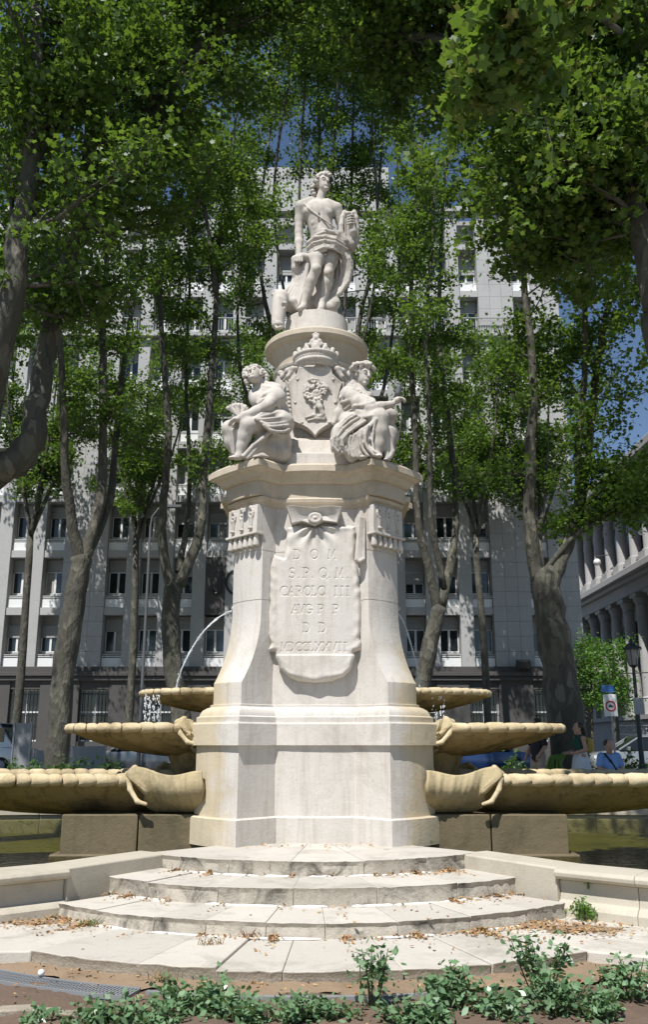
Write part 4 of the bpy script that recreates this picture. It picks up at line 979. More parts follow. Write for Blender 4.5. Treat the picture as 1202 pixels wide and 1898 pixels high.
cloth(sc, Lf, [[(690, 385, -.02), (800, 390, -.06), (890, 430, -.08), (930, 520, -.07)], [(650, 440, -.07), (760, 450, -.13), (860, 490, -.16), (910, 580, -.13)], [(620, 560, -.15), (720, 530, -.2), (830, 540, -.21), (900, 640, -.15)], [(610, 650, -.19), (720, 610, -.25), (820, 620, -.25), (900, 720, -.13)]], 0.017, 0.006, 3, 0.024)
sc.ell(Lf(880, 920, -.12), (0.2, 0.18, 0.15), None, 0.05).cap(Lf(660, 1170, -.22), Lf(500, 1400, -.24), 0.10, 0.11, 0.05)
sc.chain([Lf(560, 1425, -.42), Lf(650, 1405, -.44), Lf(735, 1425, -.46)], [0.045, 0.048, 0.03], 0.03)
for cx, cy in ((770, 1180), (770, 1350), (880, 1200), (880, 1380)): sc.ell(Lf(cx, cy, .0), (0.17, 0.26, 0.17), None, 0.06)
sc.build('body', M['statue'], sl_, floor=5.03)
sc = Sculpt(0.009); r_ = random.Random(4)
for k in range(26):
    t = k / 25; e = Lf(165 + 270 * t + r_.uniform(-8, 8), 735 - 75 * math.sin(t * 2.6) + r_.uniform(-14, 14) + 25 * t, -.34 + r_.uniform(-.07, .07)); b = Lf(330 + 20 * t, 850, -.38)
    sc.cap(b, e, 0.012, 0.014, 0.005).ell(e, (0.018, 0.016, 0.026), None, 0.006)
sc.build('wheat_sheaf', M['statue'], sl_)

# --- the seated woman with a flower wreath, on the right
def Rf(cx, cy, dy=0.0): return P(600 + cx / 7.51, 650 + cy / 7.51, 10.72 + dy)
sr_ = thing('statue', (Rf(560, 1500).x, 10.72, 5.035), 'seated stone woman crowned with flowers holding out her hand, on the right pier', 'statue', 'carved stone figures on the fountain')
sc = Sculpt(0.0085)
H = head(sc, Rf(552, 345, -.06), rad(36), rad(8), rad(4), 1.1)
locks(sc, H, 3, 110, -0.03, 0.9)
r_ = random.Random(6)
for k in range(34):
    a = k / 33; ph = math.pi * (1.02 - a * 1.04); cx = 545 + 160 * math.cos(ph); cy = 262 - 88 * math.sin(ph) + r_.uniform(-16, 20)
    sc.ell(Rf(cx, cy, -.06 - .08 * math.sin(ph) + r_.uniform(-.03, .03)), [r_.uniform(0.02, 0.034)] * 3, None, 0.006)
sc.chain([Rf(415, 300, .0), Rf(418, 390, .0), Rf(420, 480, .0)], [0.035, 0.03, 0.028], 0.01)
sc.chain([Rf(525, 430, -.02), Rf(515, 530, .0), Rf(500, 580, .02)], [0.062, 0.068, 0.1], 0.03)
sc.ell(Rf(440, 680, .02), (0.2, 0.16, 0.18), Euler((0, 0.15, 0)), 0.05).cap(Rf(410, 720, .03), Rf(350, 930, .06), 0.17, 0.18, 0.06).ell(Rf(390, 1010, .04), (0.2, 0.19, 0.15), None, 0.05)
sc.cap(Rf(500, 570, .0), Rf(345, 600, -.06), 0.09, 0.105, 0.04).cap(Rf(520, 570, .0), Rf(610, 640, -.02), 0.085, 0.08, 0.04)
sc.chain([Rf(370, 620, -.1), Rf(500, 730, -.24), Rf(640, 800, -.33), Rf(800, 780, -.36), Rf(960, 742, -.37)], [0.105, 0.095, 0.072, 0.062, 0.043], 0.03)
sc.ell(Rf(1030, 690, -.37), (0.055, 0.05, 0.045), Euler((0, -0.4, 0)), 0.02); fingers(sc, Rf(1060, 668, -.38), (0.8, -0.1, 0.05), (0, 1, 0.1), 4, 0.09, 0.014, (0, 0, -1))
for pts, r in (([(245, 660, -.1), (330, 590, -.15), (430, 600, -.2), (560, 640, -.22), (690, 690, -.28)], 0.032), ([(280, 720, -.14), (380, 690, -.22), (520, 700, -.3), (700, 700, -.35)], 0.03), ([(420, 690, -.22), (430, 790, -.26), (500, 850, -.3), (620, 855, -.34), (690, 790, -.38), (700, 720, -.38)], 0.03),
               ([(440, 770, -.3), (560, 760, -.36), (680, 720, -.39)], 0.026), ([(430, 430, -.02), (360, 500, -.06), (270, 600, -.08), (240, 700, -.06), (260, 850, -.05)], 0.04), ([(430, 470, -.05), (520, 560, -.12), (620, 640, -.16)], 0.03), ([(380, 500, -.1), (350, 560, -.13), (330, 640, -.16)], 0.03)):
    sc.chain([Rf(*p) for p in pts], r, 0.016)
sc.cap(Rf(380, 1000, -.1), Rf(780, 945, -.38), 0.145, 0.112, 0.05).chain([Rf(795, 935, -.4), Rf(790, 1120, -.38), Rf(770, 1300, -.36), Rf(755, 1430, -.36)], [0.112, 0.105, 0.085, 0.06], 0.03)
sc.chain([Rf(740, 1470, -.38), Rf(770, 1495, -.46), Rf(820, 1512, -.52)], [0.052, 0.048, 0.035], 0.03)
sc.chain([Rf(430, 1060, -.16), Rf(570, 1190, -.38), Rf(560, 1320, -.36), Rf(560, 1460, -.34)], [0.13, 0.10, 0.09, 0.07], 0.04).chain([Rf(555, 1480, -.36), Rf(570, 1512, -.46)], [0.05, 0.04], 0.03)
for pts, r in (([(400, 880, -.24), (300, 950, -.32), (200, 1080, -.36), (120, 1240, -.36), (130, 1360, -.34), (210, 1430, -.34), (310, 1400, -.36), (330, 1280, -.38), (300, 1180, -.36)], 0.036), ([(540, 960, -.36), (440, 1050, -.42), (330, 1130, -.42), (200, 1250, -.4), (190, 1330, -.38)], 0.034),
               ([(740, 940, -.47), (640, 1040, -.46), (520, 1120, -.44), (420, 1180, -.42), (260, 1260, -.4)], 0.034), ([(700, 900, -.45), (560, 930, -.42), (430, 1000, -.38)], 0.03), ([(480, 1170, -.43), (540, 1280, -.45), (640, 1370, -.46), (790, 1450, -.46)], 0.034),
               ([(480, 1200, -.42), (530, 1330, -.43), (520, 1430, -.42), (460, 1520, -.4), (420, 1440, -.38), (380, 1320, -.38), (370, 1260, -.38)], 0.034), ([(350, 1270, -.36), (340, 1400, -.36), (420, 1530, -.36)], 0.034), ([(620, 1150, -.44), (640, 1230, -.45), (600, 1260, -.44)], 0.025),
               ([(880, 1060, -.36), (920, 1220, -.34), (965, 1400, -.32), (930, 1470, -.32), (860, 1525, -.34)], 0.036), ([(870, 1180, -.34), (900, 1330, -.32), (880, 1480, -.33)], 0.04), ([(730, 950, -.5), (700, 1100, -.47), (680, 1250, -.45), (700, 1380, -.44)], 0.022), ([(560, 1120, -.44), (640, 1060, -.47), (740, 960, -.49)], 0.026)):
    sc.chain([Rf(*p) for p in pts], r * 0.75, 0.01)
cloth(sc, Rf, [[(420, 880, -.3), (320, 940, -.36), (210, 1060, -.38), (130, 1220, -.37), (120, 1340, -.34), (190, 1420, -.34)], [(500, 930, -.4), (390, 990, -.42), (280, 1080, -.42), (200, 1190, -.4), (180, 1300, -.37), (230, 1380, -.35)], [(580, 980, -.43), (460, 1060, -.45), (350, 1140, -.44), (270, 1230, -.41), (270, 1320, -.39), (300, 1390, -.36)]], 0.02, 0.007, 3, 0.034)
cloth(sc, Rf, [[(660, 1020, -.47), (620, 1150, -.46), (610, 1260, -.46), (650, 1350, -.46), (740, 1440, -.46)], [(540, 1110, -.45), (510, 1200, -.45), (520, 1310, -.45), (570, 1400, -.45), (640, 1490, -.45)], [(440, 1170, -.43), (400, 1270, -.41), (420, 1380, -.41), (450, 1460, -.41), (500, 1520, -.41)], [(350, 1200, -.4), (340, 1290, -.38), (350, 1390, -.37), (380, 1470, -.37), (420, 1530, -.37)]], 0.02, 0.007, 3, 0.036)
cloth(sc, Rf, [[(440, 450, -.04), (370, 500, -.08), (280, 590, -.09), (240, 700, -.07)], [(500, 530, -.1), (430, 600, -.18), (340, 660, -.18), (270, 760, -.1)], [(600, 630, -.18), (520, 680, -.26), (420, 720, -.24), (300, 820, -.12)], [(700, 700, -.34), (600, 770, -.35), (480, 820, -.28), (340, 880, -.14)]], 0.017, 0.006, 3, 0.024)
sc.ell(Rf(260, 1200, -.18), (0.15, 0.16, 0.2), None, 0.05).ell(Rf(870, 1330, -.2), (0.09, 0.14, 0.2), None, 0.05).ell(Rf(650, 1300, -.22), (0.16, 0.12, 0.2), None, 0.05).ell(Rf(430, 1400, -.2), (0.13, 0.15, 0.16), None, 0.05)
sc.chain([Rf(250, 760, -.02), Rf(200, 880, -.05), Rf(140, 1010, -.08)], [0.05, 0.06, 0.03], 0.03)
sc.ell(Rf(930, 1160, .1), (0.11, 0.13, 0.16), None, 0.03).chain([Rf(930, 1040, .05), Rf(930, 900, .0), Rf(900, 860, -.05)], [0.05, 0.09, 0.05], 0.03)
for cx, cy in ((300, 1330), (450, 1330), (600, 1350), (800, 1350)): sc.ell(Rf(cx, cy, .1), (0.19, 0.24, 0.22), None, 0.06)
sc.build('body', M['statue'], sr_, floor=5.03)
# pigeon on her hand
bird = Sculpt(0.006)
bird.cap(Rf(1040, 590, -.37), Rf(1055, 510, -.38), 0.04, 0.035, 0.02).ell(Rf(1064, 465, -.39), (0.024, 0.026, 0.024), None, 0.012).cap(Rf(1020, 610, -.36), Rf(992, 650, -.33), 0.026, 0.012, 0.02).cap(Rf(1074, 466, -.40), Rf(1092, 470, -.41), 0.008, 0.003, 0.005)
bird.cap(Rf(1050, 600, -.37), Rf(1050, 640, -.375), 0.007, 0.006, 0.004)
M['bird'] = plain('grey_feathers', (0.10, 0.10, 0.115), 0.6)
tag(bird.build('pigeon', M['bird'], None, Rf(1050, 640, -.37)), 'small grey pigeon perched on the outstretched hand of the right statue', 'bird')

# ------------------------------------------------------------------ the grey office building behind the trees
BY = 50.0; ZB = 0.5; Z0 = 5.8; FH = 3.38; NR = 8
bld = thing('office_building', (-2, BY, ZB), 'tall grey stone office block with rows of deep windows behind the trees', 'building')
PITCHX = 1.94; colx = [-12.14 + PITCHX * i for i in range(12)] + [12.58, -15.85, -17.8, -19.75]
ow = 1.18                                                              # opening width
ZT = Z0 + FH * NR + 2.2
m = MB().b(-26, 14.86, BY + 0.95, BY + 14, ZB, ZT); m.build('core', M['facade'], bld)
m = MB().b(-8.2, 4.4, BY + 1.5, BY + 13, ZT, 39.6); bevel(m.build('tower_block', M['facade'], bld), 0.03)
edges = sorted(colx); piers = []
lims = [-21.5] + edges + [16.2]
bounds = [(-26, edges[0] - ow / 2)] + [(a + ow / 2, b - ow / 2) for a, b in zip(edges[:-1], edges[1:])] + [(edges[-1] + ow / 2, 14.86)]
for xa, xb in bounds:
    if xb - xa < 1.0:
        MB().b(xa, xb, BY, BY + 1.0, Z0, ZT).build('pier', M['facade'], bld)
    else:                                                              # blank bays faced with slabs
        nx = max(1, round((xb - xa) / 0.85)); nz = 4 * NR + 2 if xa > -20 else 6
        sh = (ZT - Z0) / nz; sw = (xb - xa) / nx
        me_ = MB().box((0, 0, 0), (sw - 0.012, 1.0, sh - 0.012)).mesh('facing_slab', M['facade'])
        for i in range(nx):
            for j in range(nz): put('facing_slab', me_, bld, (xa + sw * (i + .5), BY + 0.5 + 0.004 * ((i * 7 + j * 3) % 3), Z0 + sh * (j + .5)))
# ledges, windows
ledge = MB().box((0, 0, 0), (ow, 0.9, 0.42)).mesh('ledge', M['facade'])
def win_frame():
    m = MB(); h = 1.32; w_ = ow - 0.06
    for x in (-w_ / 2 + .03, w_ / 2 - .03): m.box((x, 0, h / 2), (0.06, 0.07, h))
    m.box((0, 0, 0.03), (w_, 0.08, 0.06)); m.box((0, 0, h - 0.03), (w_, 0.07, 0.06)); m.box((0, -0.01, h / 2), (0.12, 0.08, h)); m.box((0, -0.03, -0.05), (w_ + 0.02, 0.1, 0.04))
    return m.mesh('window', M['white'], smooth=0)
wf = win_frame()
pane_me = MB().box((0, 0, 0.66), (ow - 0.1, 0.02, 1.26)).mesh('pane', M['glass'], smooth=0)
shut_me = MB(); [shut_me.box((0, 0.012 * (k % 2), 0.05 + 0.1 * k), (ow - 0.05, 0.1, 0.094)) for k in range(7)]; shut_me = shut_me.mesh('roller_shutter', M['shutter'], smooth=0)
para_me = MB().box((0, 0, 0), (ow - 0.04, 0.08, 0.48)).mesh('parapet_panel', M['white'], smooth=0)
rail_me = MB(); rail_me.box((0, 0, .13), (ow - .04, .03, .03)); rail_me.box((0, 0, .03), (ow - .04, .02, .04)); rail_me = rail_me.mesh('railing', M['white'], smooth=0)
rw = random.Random(12)
M['curtain'] = plain('pale_curtain', (.36, .35, .33), .8)
cur_me = MB(); [cur_me.box((-.2 + .08 * k, .006 * (k % 2), .6), (.076, .012, 1.2)) for k in range(6)]; cur_me = cur_me.mesh('curtain', M['curtain'], smooth=0)
PANEL = (-7.15, 4.2)
for cx in colx:
    for r in range(NR):
        zb = Z0 + FH * r
        put('ledge', ledge, bld, (cx, BY + 0.53, zb + FH - 0.21))
        if r == 1 and PANEL[0] < cx < PANEL[1]: continue
        if r >= 2 and -1.8 < cx < 1.0 and r < 5: continue               # wholly behind the pedestal
        sh = rw.choice([0, 0, 0, 0.15, 0.3, 0.5, 0.75])
        o = put('window', wf, bld, (cx, BY + 0.80, zb + 0.86 + 0.02))
        put('pane', pane_me, o, (cx, BY + 0.82, zb + 0.88))
        if rw.random() < .3: put('curtain', cur_me, o, (cx + rw.choice([-.25, .25]), BY + 0.805, zb + 0.9))
        put('roller_shutter', shut_me, o, (cx, BY + 0.75, zb + 2.215 - sh))
        put('parapet_panel', para_me, o, (cx, BY + 0.25, zb + 0.27))
        put('railing', rail_me, o, (cx, BY + 0.22, zb + 0.56))
# cornices between the zones, balcony slab with rail
MB().b(-26.1, 14.95, BY - 0.35, BY + 0.4, 26.15, 26.42).build('upper_cornice', M['facade'], bld)
m = MB()
for i in range(270): m.box((-25.9 + i * 0.152, BY - 0.25, 26.92), (0.03, 0.03, 0.9))
m.b(-26, 14.9, BY - 0.28, BY - 0.22, 27.36, 27.42)
tag(m.build('balcony_railing', M['shutter'], bld, smooth=0), kind='stuff')
MB().b(-26.15, 15.0, BY - 0.25, BY + 0.6, ZT, ZT + 0.35).build('parapet', M['facade'], bld)
# blank panel with raised letters over the entrance
m = MB().b(PANEL[0], PANEL[1], BY + 0.02, BY + 1.0, Z0 + FH - 0.42, Z0 + 2 * FH - 0.42); m.build('sign_panel', M['granite'], bld)
def letter(strokes, c, h, r, name):
    m = MB()
    for st in strokes: m.tube([Vector((c[0] + x * h, BY - 0.03, c[1] + z * h)) for x, z in st], r, 6)
    m.build(name, M['dark'], bld)
letter([arcs(.1, .22, .18, .2, 180, 360, 8) + [(.28, 1)]], (-6.42, 9.95), 1.4, 0.07, 'letter')
letter([arcs(.45, .5, .4, .5, 55, 305, 16)], (-5.75, 9.95), 1.4, 0.07, 'letter')
# dark granite ground floor with barred openings
gx = [-23.5, -19.75, -16.8, -12.9, -9.2, -5.5, 5.5, 9.0, 12.6]
prev = -26
for x in gx + [16.0]:
    hw = 0.85; xa, xb = prev, (x - hw if x < 15 else 14.9)
    MB().b(xa, xb, BY - 0.18, BY + 0.6, ZB, 5.0).build('base_wall', M['granite'], bld)
    if x < 15:
        MB().b(x - hw, x + hw, BY - 0.1, BY + 0.6, ZB, 1.7).build('base_wall', M['granite'], bld); MB().b(x - hw, x + hw, BY - 0.1, BY + 0.6, 4.55, 5.0).build('lintel', M['granite'], bld)
        f = MB()
        for q in (-.8, 0, .8): f.b(x + q - .04, x + q + .04, BY + 0.28, BY + 0.36, 1.7, 4.55)
        for z in (1.75, 3.3, 4.5): f.b(x - hw, x + hw, BY + 0.27, BY + 0.37, z - .04, z + .04)
        fo = f.build('ground_window', M['white'], bld, smooth=0)
        MB().b(x - hw, x + hw, BY + 0.34, BY + 0.36, 1.7, 4.55).build('pane', M['glass'], fo, smooth=0)
        g = MB(); [g.b(x - hw + .1 + .2 * k, x - hw + .13 + .2 * k, BY - .02, BY + .01, 1.7, 4.5) for k in range(8)]
        for z in (1.9, 3.1, 4.3): g.b(x - hw, x + hw, BY - .03, BY + .02, z, z + .04)
        g.build('iron_grille', M['dark'], fo, smooth=0)
        prev = x + hw
bevel(MB().b(-26, 14.98, BY - 0.32, BY + 0.5, 5.0, 5.25).b(-26, 15.05, BY - 0.42, BY + 0.5, 5.254, 5.5).b(-26, 14.94, BY - 0.22, BY + 0.5, 5.504, Z0).build('base_cornice', M['granite'], bld), 0.03)
for x in (11.2, 14.35):                                                # floodlights on the ledge
    c = Vector((x, BY - 0.3, 5.62)); m = MB().box(c + Vector((0, -.25, .28)), (0.75, 0.4, 0.4), rx=0.35).box(c + Vector((0, -.05, .05)), (0.1, 0.5, 0.1)).box(c + Vector((-.36, -.2, .2)), (.04, .1, .4)).box(c + Vector((.36, -.2, .2)), (.04, .1, .4))
    tag(m.build('floodlight', M['dark'], None, c), 'black floodlight on the base ledge, ' + ('left of the big right tree trunk' if x < 12 else 'right of the big right tree trunk'), 'floodlight', 'floodlights on the office ledge')

# ------------------------------------------------------------------ the pale columned palace down the side street
PX = 22.0
pal = thing('columned_palace', (PX, 64, ZB), 'pale classical palace with two tiers of columns along the side street', 'building')
M['pale2'] = M['pale_stone']
MB().b(PX + 1.6, PX + 14, 52, 92, ZB, 20.5).build('wall', M['pale2'], pal)
MB().b(PX + 0.0, PX + 1.62, 52, 92, ZB, 3.2).build('plinth', M['pale2'], pal)
MB().b(PX - 0.35, PX + 1.62, 52, 92, 3.2, 3.5).build('plinth_moulding', M['pale2'], pal)
MB().b(PX - 0.1, PX + 1.62, 52, 92, 11.9, 12.7).build('architrave', M['pale2'], pal)
bevel(MB().b(PX - 0.9, PX + 1.7, 52, 92, 13.0, 13.5).b(PX - 0.5, PX + 1.7, 52, 92, 12.704, 12.996).build('cornice', M['pale2'], pal), 0.05)
MB().b(PX - 0.05, PX + 1.62, 52, 92, 19.3, 20.2).build('architrave', M['pale2'], pal)
bevel(MB().b(PX - 1.0, PX + 1.7, 52, 92, 20.5, 21.1).b(PX - 0.5, PX + 1.7, 52, 92, 20.2, 20.496).build('cornice', M['pale2'], pal), 0.05)
colm = MB().lathe((0, 0, 0), [(.62, 0), (.62, .18), (.5, .22), (.56, .34), (.46, .42), (.44, 2.5), (.38, 6.6), (.44, 6.65), (.44, 6.75), (.40, 6.8), (.52, 7.1), (.56, 7.3)], 18); colm.box((0, 0, 7.45), (1.2, 1.2, .28)).box((0, 0, -.1), (1.35, 1.35, .2)); col_me = colm.mesh('column', M['pale2'])
colu = MB().lathe((0, 0, 0), [(.55, 0), (.55, .15), (.44, .2), (.42, 1.6), (.36, 4.0), (.42, 4.1), (.5, 4.5), (.52, 4.7)], 18); colu.box((0, 0, 4.83), (1.1, 1.1, .24)).box((0, 0, -.45), (1.3, 1.3, .9)); colu_me = colu.mesh('column', M['pale2'])
for k in range(14):
    y = 53.2 + 2.75 * k
    put('column', col_me, pal, (PX + 0.55, y, 4.3)); put('pedestal_block', MB().box((0, 0, 0), (1.4, 1.4, .7)).mesh('pedestal_block', M['pale2']) if k == 0 else bpy.data.meshes['pedestal_block'], pal, (PX + 0.55, y, 3.85))
    put('column', colu_me, pal, (PX + 0.5, y, 14.4))
    yw = y + 1.375
    for z0, z1 in ((4.4, 10.6), (14.6, 18.4)):
        w_ = MB().b(PX + 1.5, PX + 1.64, yw - .75, yw + .75, z0, z1).build('window', M['pale2'], pal, smooth=0)
        MB().b(PX + 1.44, PX + 1.5, yw - .6, yw + .6, z0 + .2, z1 - .15).build('pane', M['glass'], w_, smooth=0)
    MB().b(PX + .2, PX + .5, yw - .9, yw + .9, 14.2, 14.4).build('balustrade_rail', M['pale2'], pal)

# ------------------------------------------------------------------ foliage and trees
def leaf_shape(kind):
    if kind == 'plane':
        pol = [(90, 1.0), (66, .55), (38, .9), (12, .5), (-28, .62), (-90, .30), (208, .62), (168, .5), (142, .9), (114, .55)]
    else:
        pol = [(90, 1.0), (50, .62), (0, .5), (-90, .8), (180, .5), (130, .62)]
    return np.array([[r * math.cos(rad(a)), r * math.sin(rad(a)), 0.10 * abs(math.cos(rad(a))) * r] for a, r in pol]) * 0.5
def leaves_mesh(name, pos, size, mat, kind='plane', origin=(0, 0, 0), droop=0.6, rng=RNG, tint_hi=0.8):
    n = len(pos); T = leaf_shape(kind); k = len(T)
    nz = rng.normal(size=(n, 3)) * 0.62 + np.array([0, 0, droop]); nz /= np.linalg.norm(nz, axis=1)[:, None]
    t = rng.normal(size=(n, 3)) + np.array([0, 0, -0.5]); t -= (t * nz).sum(1)[:, None] * nz; t /= np.linalg.norm(t, axis=1)[:, None]
    b = np.cross(t, nz); sz = size * rng.uniform(0.5, 1.3, n)
    V = pos[:, None, :] + sz[:, None, None] * (T[None, :, 0:1] * b[:, None, :] + T[None, :, 1:2] * t[:, None, :] - T[None, :, 2:3] * nz[:, None, :])
    me = mesh_from(name, V.reshape(-1, 3), np.arange(n * k).reshape(n, k), mat, 0, origin)
    a = me.attributes.new('tint', 'FLOAT', 'POINT'); a.data.foreach_set('value', np.repeat(rng.uniform(0, tint_hi, n), k).astype(np.float32))
    return me
class Tree:
    def __init__(s, seed): s.r = random.Random(seed); s.wood = MB(); s.clump = []; s.rng = np.random.default_rng(seed)
    def limb(s, pts, r0, r1, n=10):
        q = []
        for i in range(len(pts) - 1):
            p0, p1, p2, p3 = pts[max(i - 1, 0)], pts[i], pts[i + 1], pts[min(i + 2, len(pts) - 1)]
            for t in (0, .25, .5, .75):
                q.append(0.5 * ((2 * p1) + (p2 - p0) * t + (2 * p0 - 5 * p1 + 4 * p2 - p3) * t * t + (-p0 + 3 * p1 - 3 * p2 + p3) * t ** 3))
        q.append(pts[-1]); m = len(q)
        q = [p + Vector((s.r.gauss(0, .02), s.r.gauss(0, .02), 0)) * min(1, r0 * 4) for p in q]
        rr = [(r0 + (r1 - r0) * (i / (m - 1)) ** 0.8) * s.r.uniform(0.93, 1.07) for i in range(m)]
        s.wood.tube(q, rr, n); return q, rr
    def branch(s, p, d, L, r, lv, per, spread=0.22, up=0.12):
        k = 5; pts = [p]; d = d.normalized()
        for i in range(k):
            d = (d + Vector((s.r.gauss(0, .22), s.r.gauss(0, .22), s.r.gauss(up * 0.6, .16)))).normalized(); pts.append(pts[-1] + d * L / k)
        s.wood.tube(pts, [r * (1 - 0.8 * i / k) for i in range(k + 1)], 5 if lv else 4, caps=False)
        if lv == 0:
            for i in range(2, k + 1): s.clump.append((pts[i], spread, per))
        else:
            for i in range(1, k + 1):
                for _ in range(2 if lv == 1 else 1):
                    e = (d + Vector((s.r.gauss(0, .75), s.r.gauss(0, .75), s.r.gauss(0.0, .5)))).normalized()
                    s.branch(pts[i], e, L * s.r.uniform(.35, .6), r * .4, lv - 1, per, spread, up)
    def crown(s, q, rr, t0, t1, count, L, per, lv=1, spread=0.25, dirbias=(0, 0, 0.25), up=0.12):
        for k in range(count):
            t = t0 + (t1 - t0) * (k + s.r.random()) / count; i = min(int(t * (len(q) - 1)), len(q) - 1)
            a = s.r.uniform(0, 2 * math.pi); d = Vector((math.cos(a), math.sin(a), s.r.uniform(-.35, .7))) + Vector(dirbias)
            s.branch(q[i], d, L * s.r.uniform(.6, 1.3), max(0.015, rr[i] * .3), lv, per, spread, up)
    def finish(s, name, base, label, mat='leaf', size=0.18, cat='tree', group='plane trees round the fountain', keep=None, kind='plane', tint_hi=0.8, droop=0.6):
        t = thing(name, base, label, cat, group)
        s.wood.build('trunk', M['bark'], t, smooth=180)
        pos = []
        for c, sp, n in s.clump:
            if keep and not keep(c): continue
            pos.append(np.array(c) + s.rng.normal(size=(n, 3)) * np.array([sp, sp, sp * 0.7]))
        pos = np.concatenate(pos)
        o = link('crown', leaves_mesh('crown', pos, size, M[mat], kind, WORLD[t.name], droop, s.rng, tint_hi), t)
        o['kind'] = 'stuff'
        return t, len(pos)
NL = {}
def px_limb(pts, Y): 
    if not hasattr(Y, '__len__'): Y = [Y] * len(pts)
    return [P(a, b, y) for (a, b), y in zip(pts, Y)]
def lit_ok(c):   # the crowns of the photograph leave the sun on the fountain: nothing grows in the way of it
    t_ = (c.z - 5.0) / 1.8; x = c.x + 0.47 * t_; y = c.y + t_
    for z in (0.4, 2.5, 5.0, 7.5, 10.2):
        t_ = (c.z - z) / 1.8
        if t_ <= 0: continue
        x = c.x + 0.47 * t_; y = c.y + t_
        if abs(x - FX) < (2.3 if z < 2 else 1.6) and (5.4 if z < 2 else 9.9) < y < 12.9: return False
    return True
# T1, left of the fountain
def plane_tree(seed, Y, trunk, r_tr, limbs, label, per, L, size=0.165, lv=1, count=11, t0=0.3, group='plane trees round the fountain', spread=0.19):
    T = Tree(seed); q, rr = T.limb(px_limb(trunk, Y), r_tr * .9, r_tr * 0.72, 14)
    for pts, r0, Y2, tt in limbs:
        yy_ = [Y + (Y2 - Y) * i / (len(pts) - 1) for i in range(len(pts))]
        q, rr = T.limb(px_limb(pts, yy_), r0 * .82, 0.035, 10)
        T.crown(q, rr, (tt if tt is not None else t0) + .22, 1.0, count, L, per, lv, spread); T.crown(q, rr, tt, tt + .22, 2, L * .6, per - 3, lv, spread)
    b = px_limb([trunk[0]], Y)[0]
    t, n = T.finish('plane_tree', (b.x, b.y, 0.43), label, 'leaf', size, keep=lit_ok, group=group)
    NL[label[:30]] = n
plane_tree(21, 24, [(100, 1480), (106, 1390), (120, 1220), (140, 1100), (150, 1030)], 0.38,
    [([(150, 1045), (132, 960), (122, 880), (118, 780), (112, 640), (105, 500), (120, 330), (150, 90)], 0.21, 22, .33), ([(152, 1045), (178, 960), (190, 880), (190, 700), (192, 560), (200, 420), (215, 240), (240, 30)], 0.23, 25, .28), ([(160, 1035), (202, 930), (215, 800), (232, 650), (262, 480), (300, 290), (330, 120)], 0.17, 28, .3)],
    'mottled plane tree forking low behind the left basins, leftmost full trunk', 14, 1.9)
plane_tree(22, 27, [(348, 1480), (335, 1330), (318, 1200), (316, 1120), (326, 1075)], 0.36,
    [([(320, 1100), (300, 1000), (305, 900), (312, 800), (298, 600), (300, 430), (295, 240), (285, 60)], 0.22, 26, .35), ([(332, 1085), (372, 980), (378, 870), (392, 700), (400, 560), (405, 460), (425, 330), (445, 150)], 0.24, 28, .38), ([(399, 540), (388, 440), (372, 330), (362, 150)], 0.13, 27, .1), ([(330, 1060), (345, 980), (352, 880), (345, 700), (352, 500), (345, 300)], 0.14, 30, .35)],
    'mottled plane tree forking just left of the pedestal behind the upper left basin', 14, 1.9)
plane_tree(23, 27, [(772, 1480), (783, 1280), (800, 1190), (815, 1125)], 0.32,
    [([(813, 1135), (795, 1050), (775, 960), (770, 800), (760, 600), (770, 420), (785, 220), (790, 60)], 0.2, 26, .3), ([(818, 1125), (838, 1035), (846, 950), (834, 800), (816, 640), (818, 450), (832, 260), (850, 90)], 0.2, 29, .28), ([(825, 1090), (800, 960), (798, 800), (790, 650), (800, 480), (810, 300)], 0.13, 25, .35)],
    'leaning plane tree just right of the pedestal behind the upper right basin', 14, 1.9, t0=.3)
plane_tree(24, 21.5, [(1062, 1480), (1052, 1350), (1032, 1200), (1016, 1110), (1010, 1070)], 0.50,
    [([(1002, 1095), (985, 980), (985, 850), (990, 700), (975, 550), (970, 390), (975, 180)], 0.26, 20.5, .25), ([(1020, 1085), (1050, 1015), (1076, 930), (1090, 850), (1106, 700), (1122, 600), (1146, 490), (1175, 330), (1190, 120)], 0.26, 22, .2), ([(1076, 940), (1072, 820), (1086, 700), (1082, 520), (1055, 300), (1040, 100)], 0.15, 21, .1), ([(1010, 1060), (1060, 1000), (1120, 960), (1180, 930)], 0.1, 21, .35)],
    'massive dark plane tree trunk behind the right basins', 14, 1.9, size=0.16)
plane_tree(25, 31, [(612, 1480), (612, 1200), (606, 1000), (604, 900)], 0.34,
    [([(604, 920), (592, 700), (586, 500), (592, 300), (590, 120), (585, 0)], 0.2, 31, .3), ([(604, 905), (575, 650), (555, 450), (560, 250), (575, 40), (580, -80)], 0.1, 28, .45), ([(604, 905), (530, 560), (508, 380), (518, 260), (540, 120), (545, -20)], 0.09, 28, .45), ([(606, 905), (590, 560), (610, 380), (622, 230), (630, 90), (625, -40)], 0.09, 27, .45), ([(606, 905), (690, 560), (700, 380), (690, 230), (700, 90), (705, -40)], 0.09, 27.5, .45), ([(606, 905), (635, 620), (650, 420), (655, 220), (660, 20), (662, -90)], 0.1, 29, .4), ([(606, 910), (650, 700), (668, 590), (692, 480), (704, 330), (715, 120)], 0.17, 30, .3), ([(602, 910), (540, 720), (492, 560), (480, 420), (500, 250), (520, 80)], 0.17, 33, .3), ([(606, 915), (700, 760), (730, 600), (742, 450), (735, 250)], 0.12, 34, .3), ([(600, 900), (470, 760), (440, 600), (455, 400), (450, 200)], 0.12, 34, .35)],
    'plane tree straight behind the pedestal, its fan of limbs above the statues', 14, 2.0, count=12)
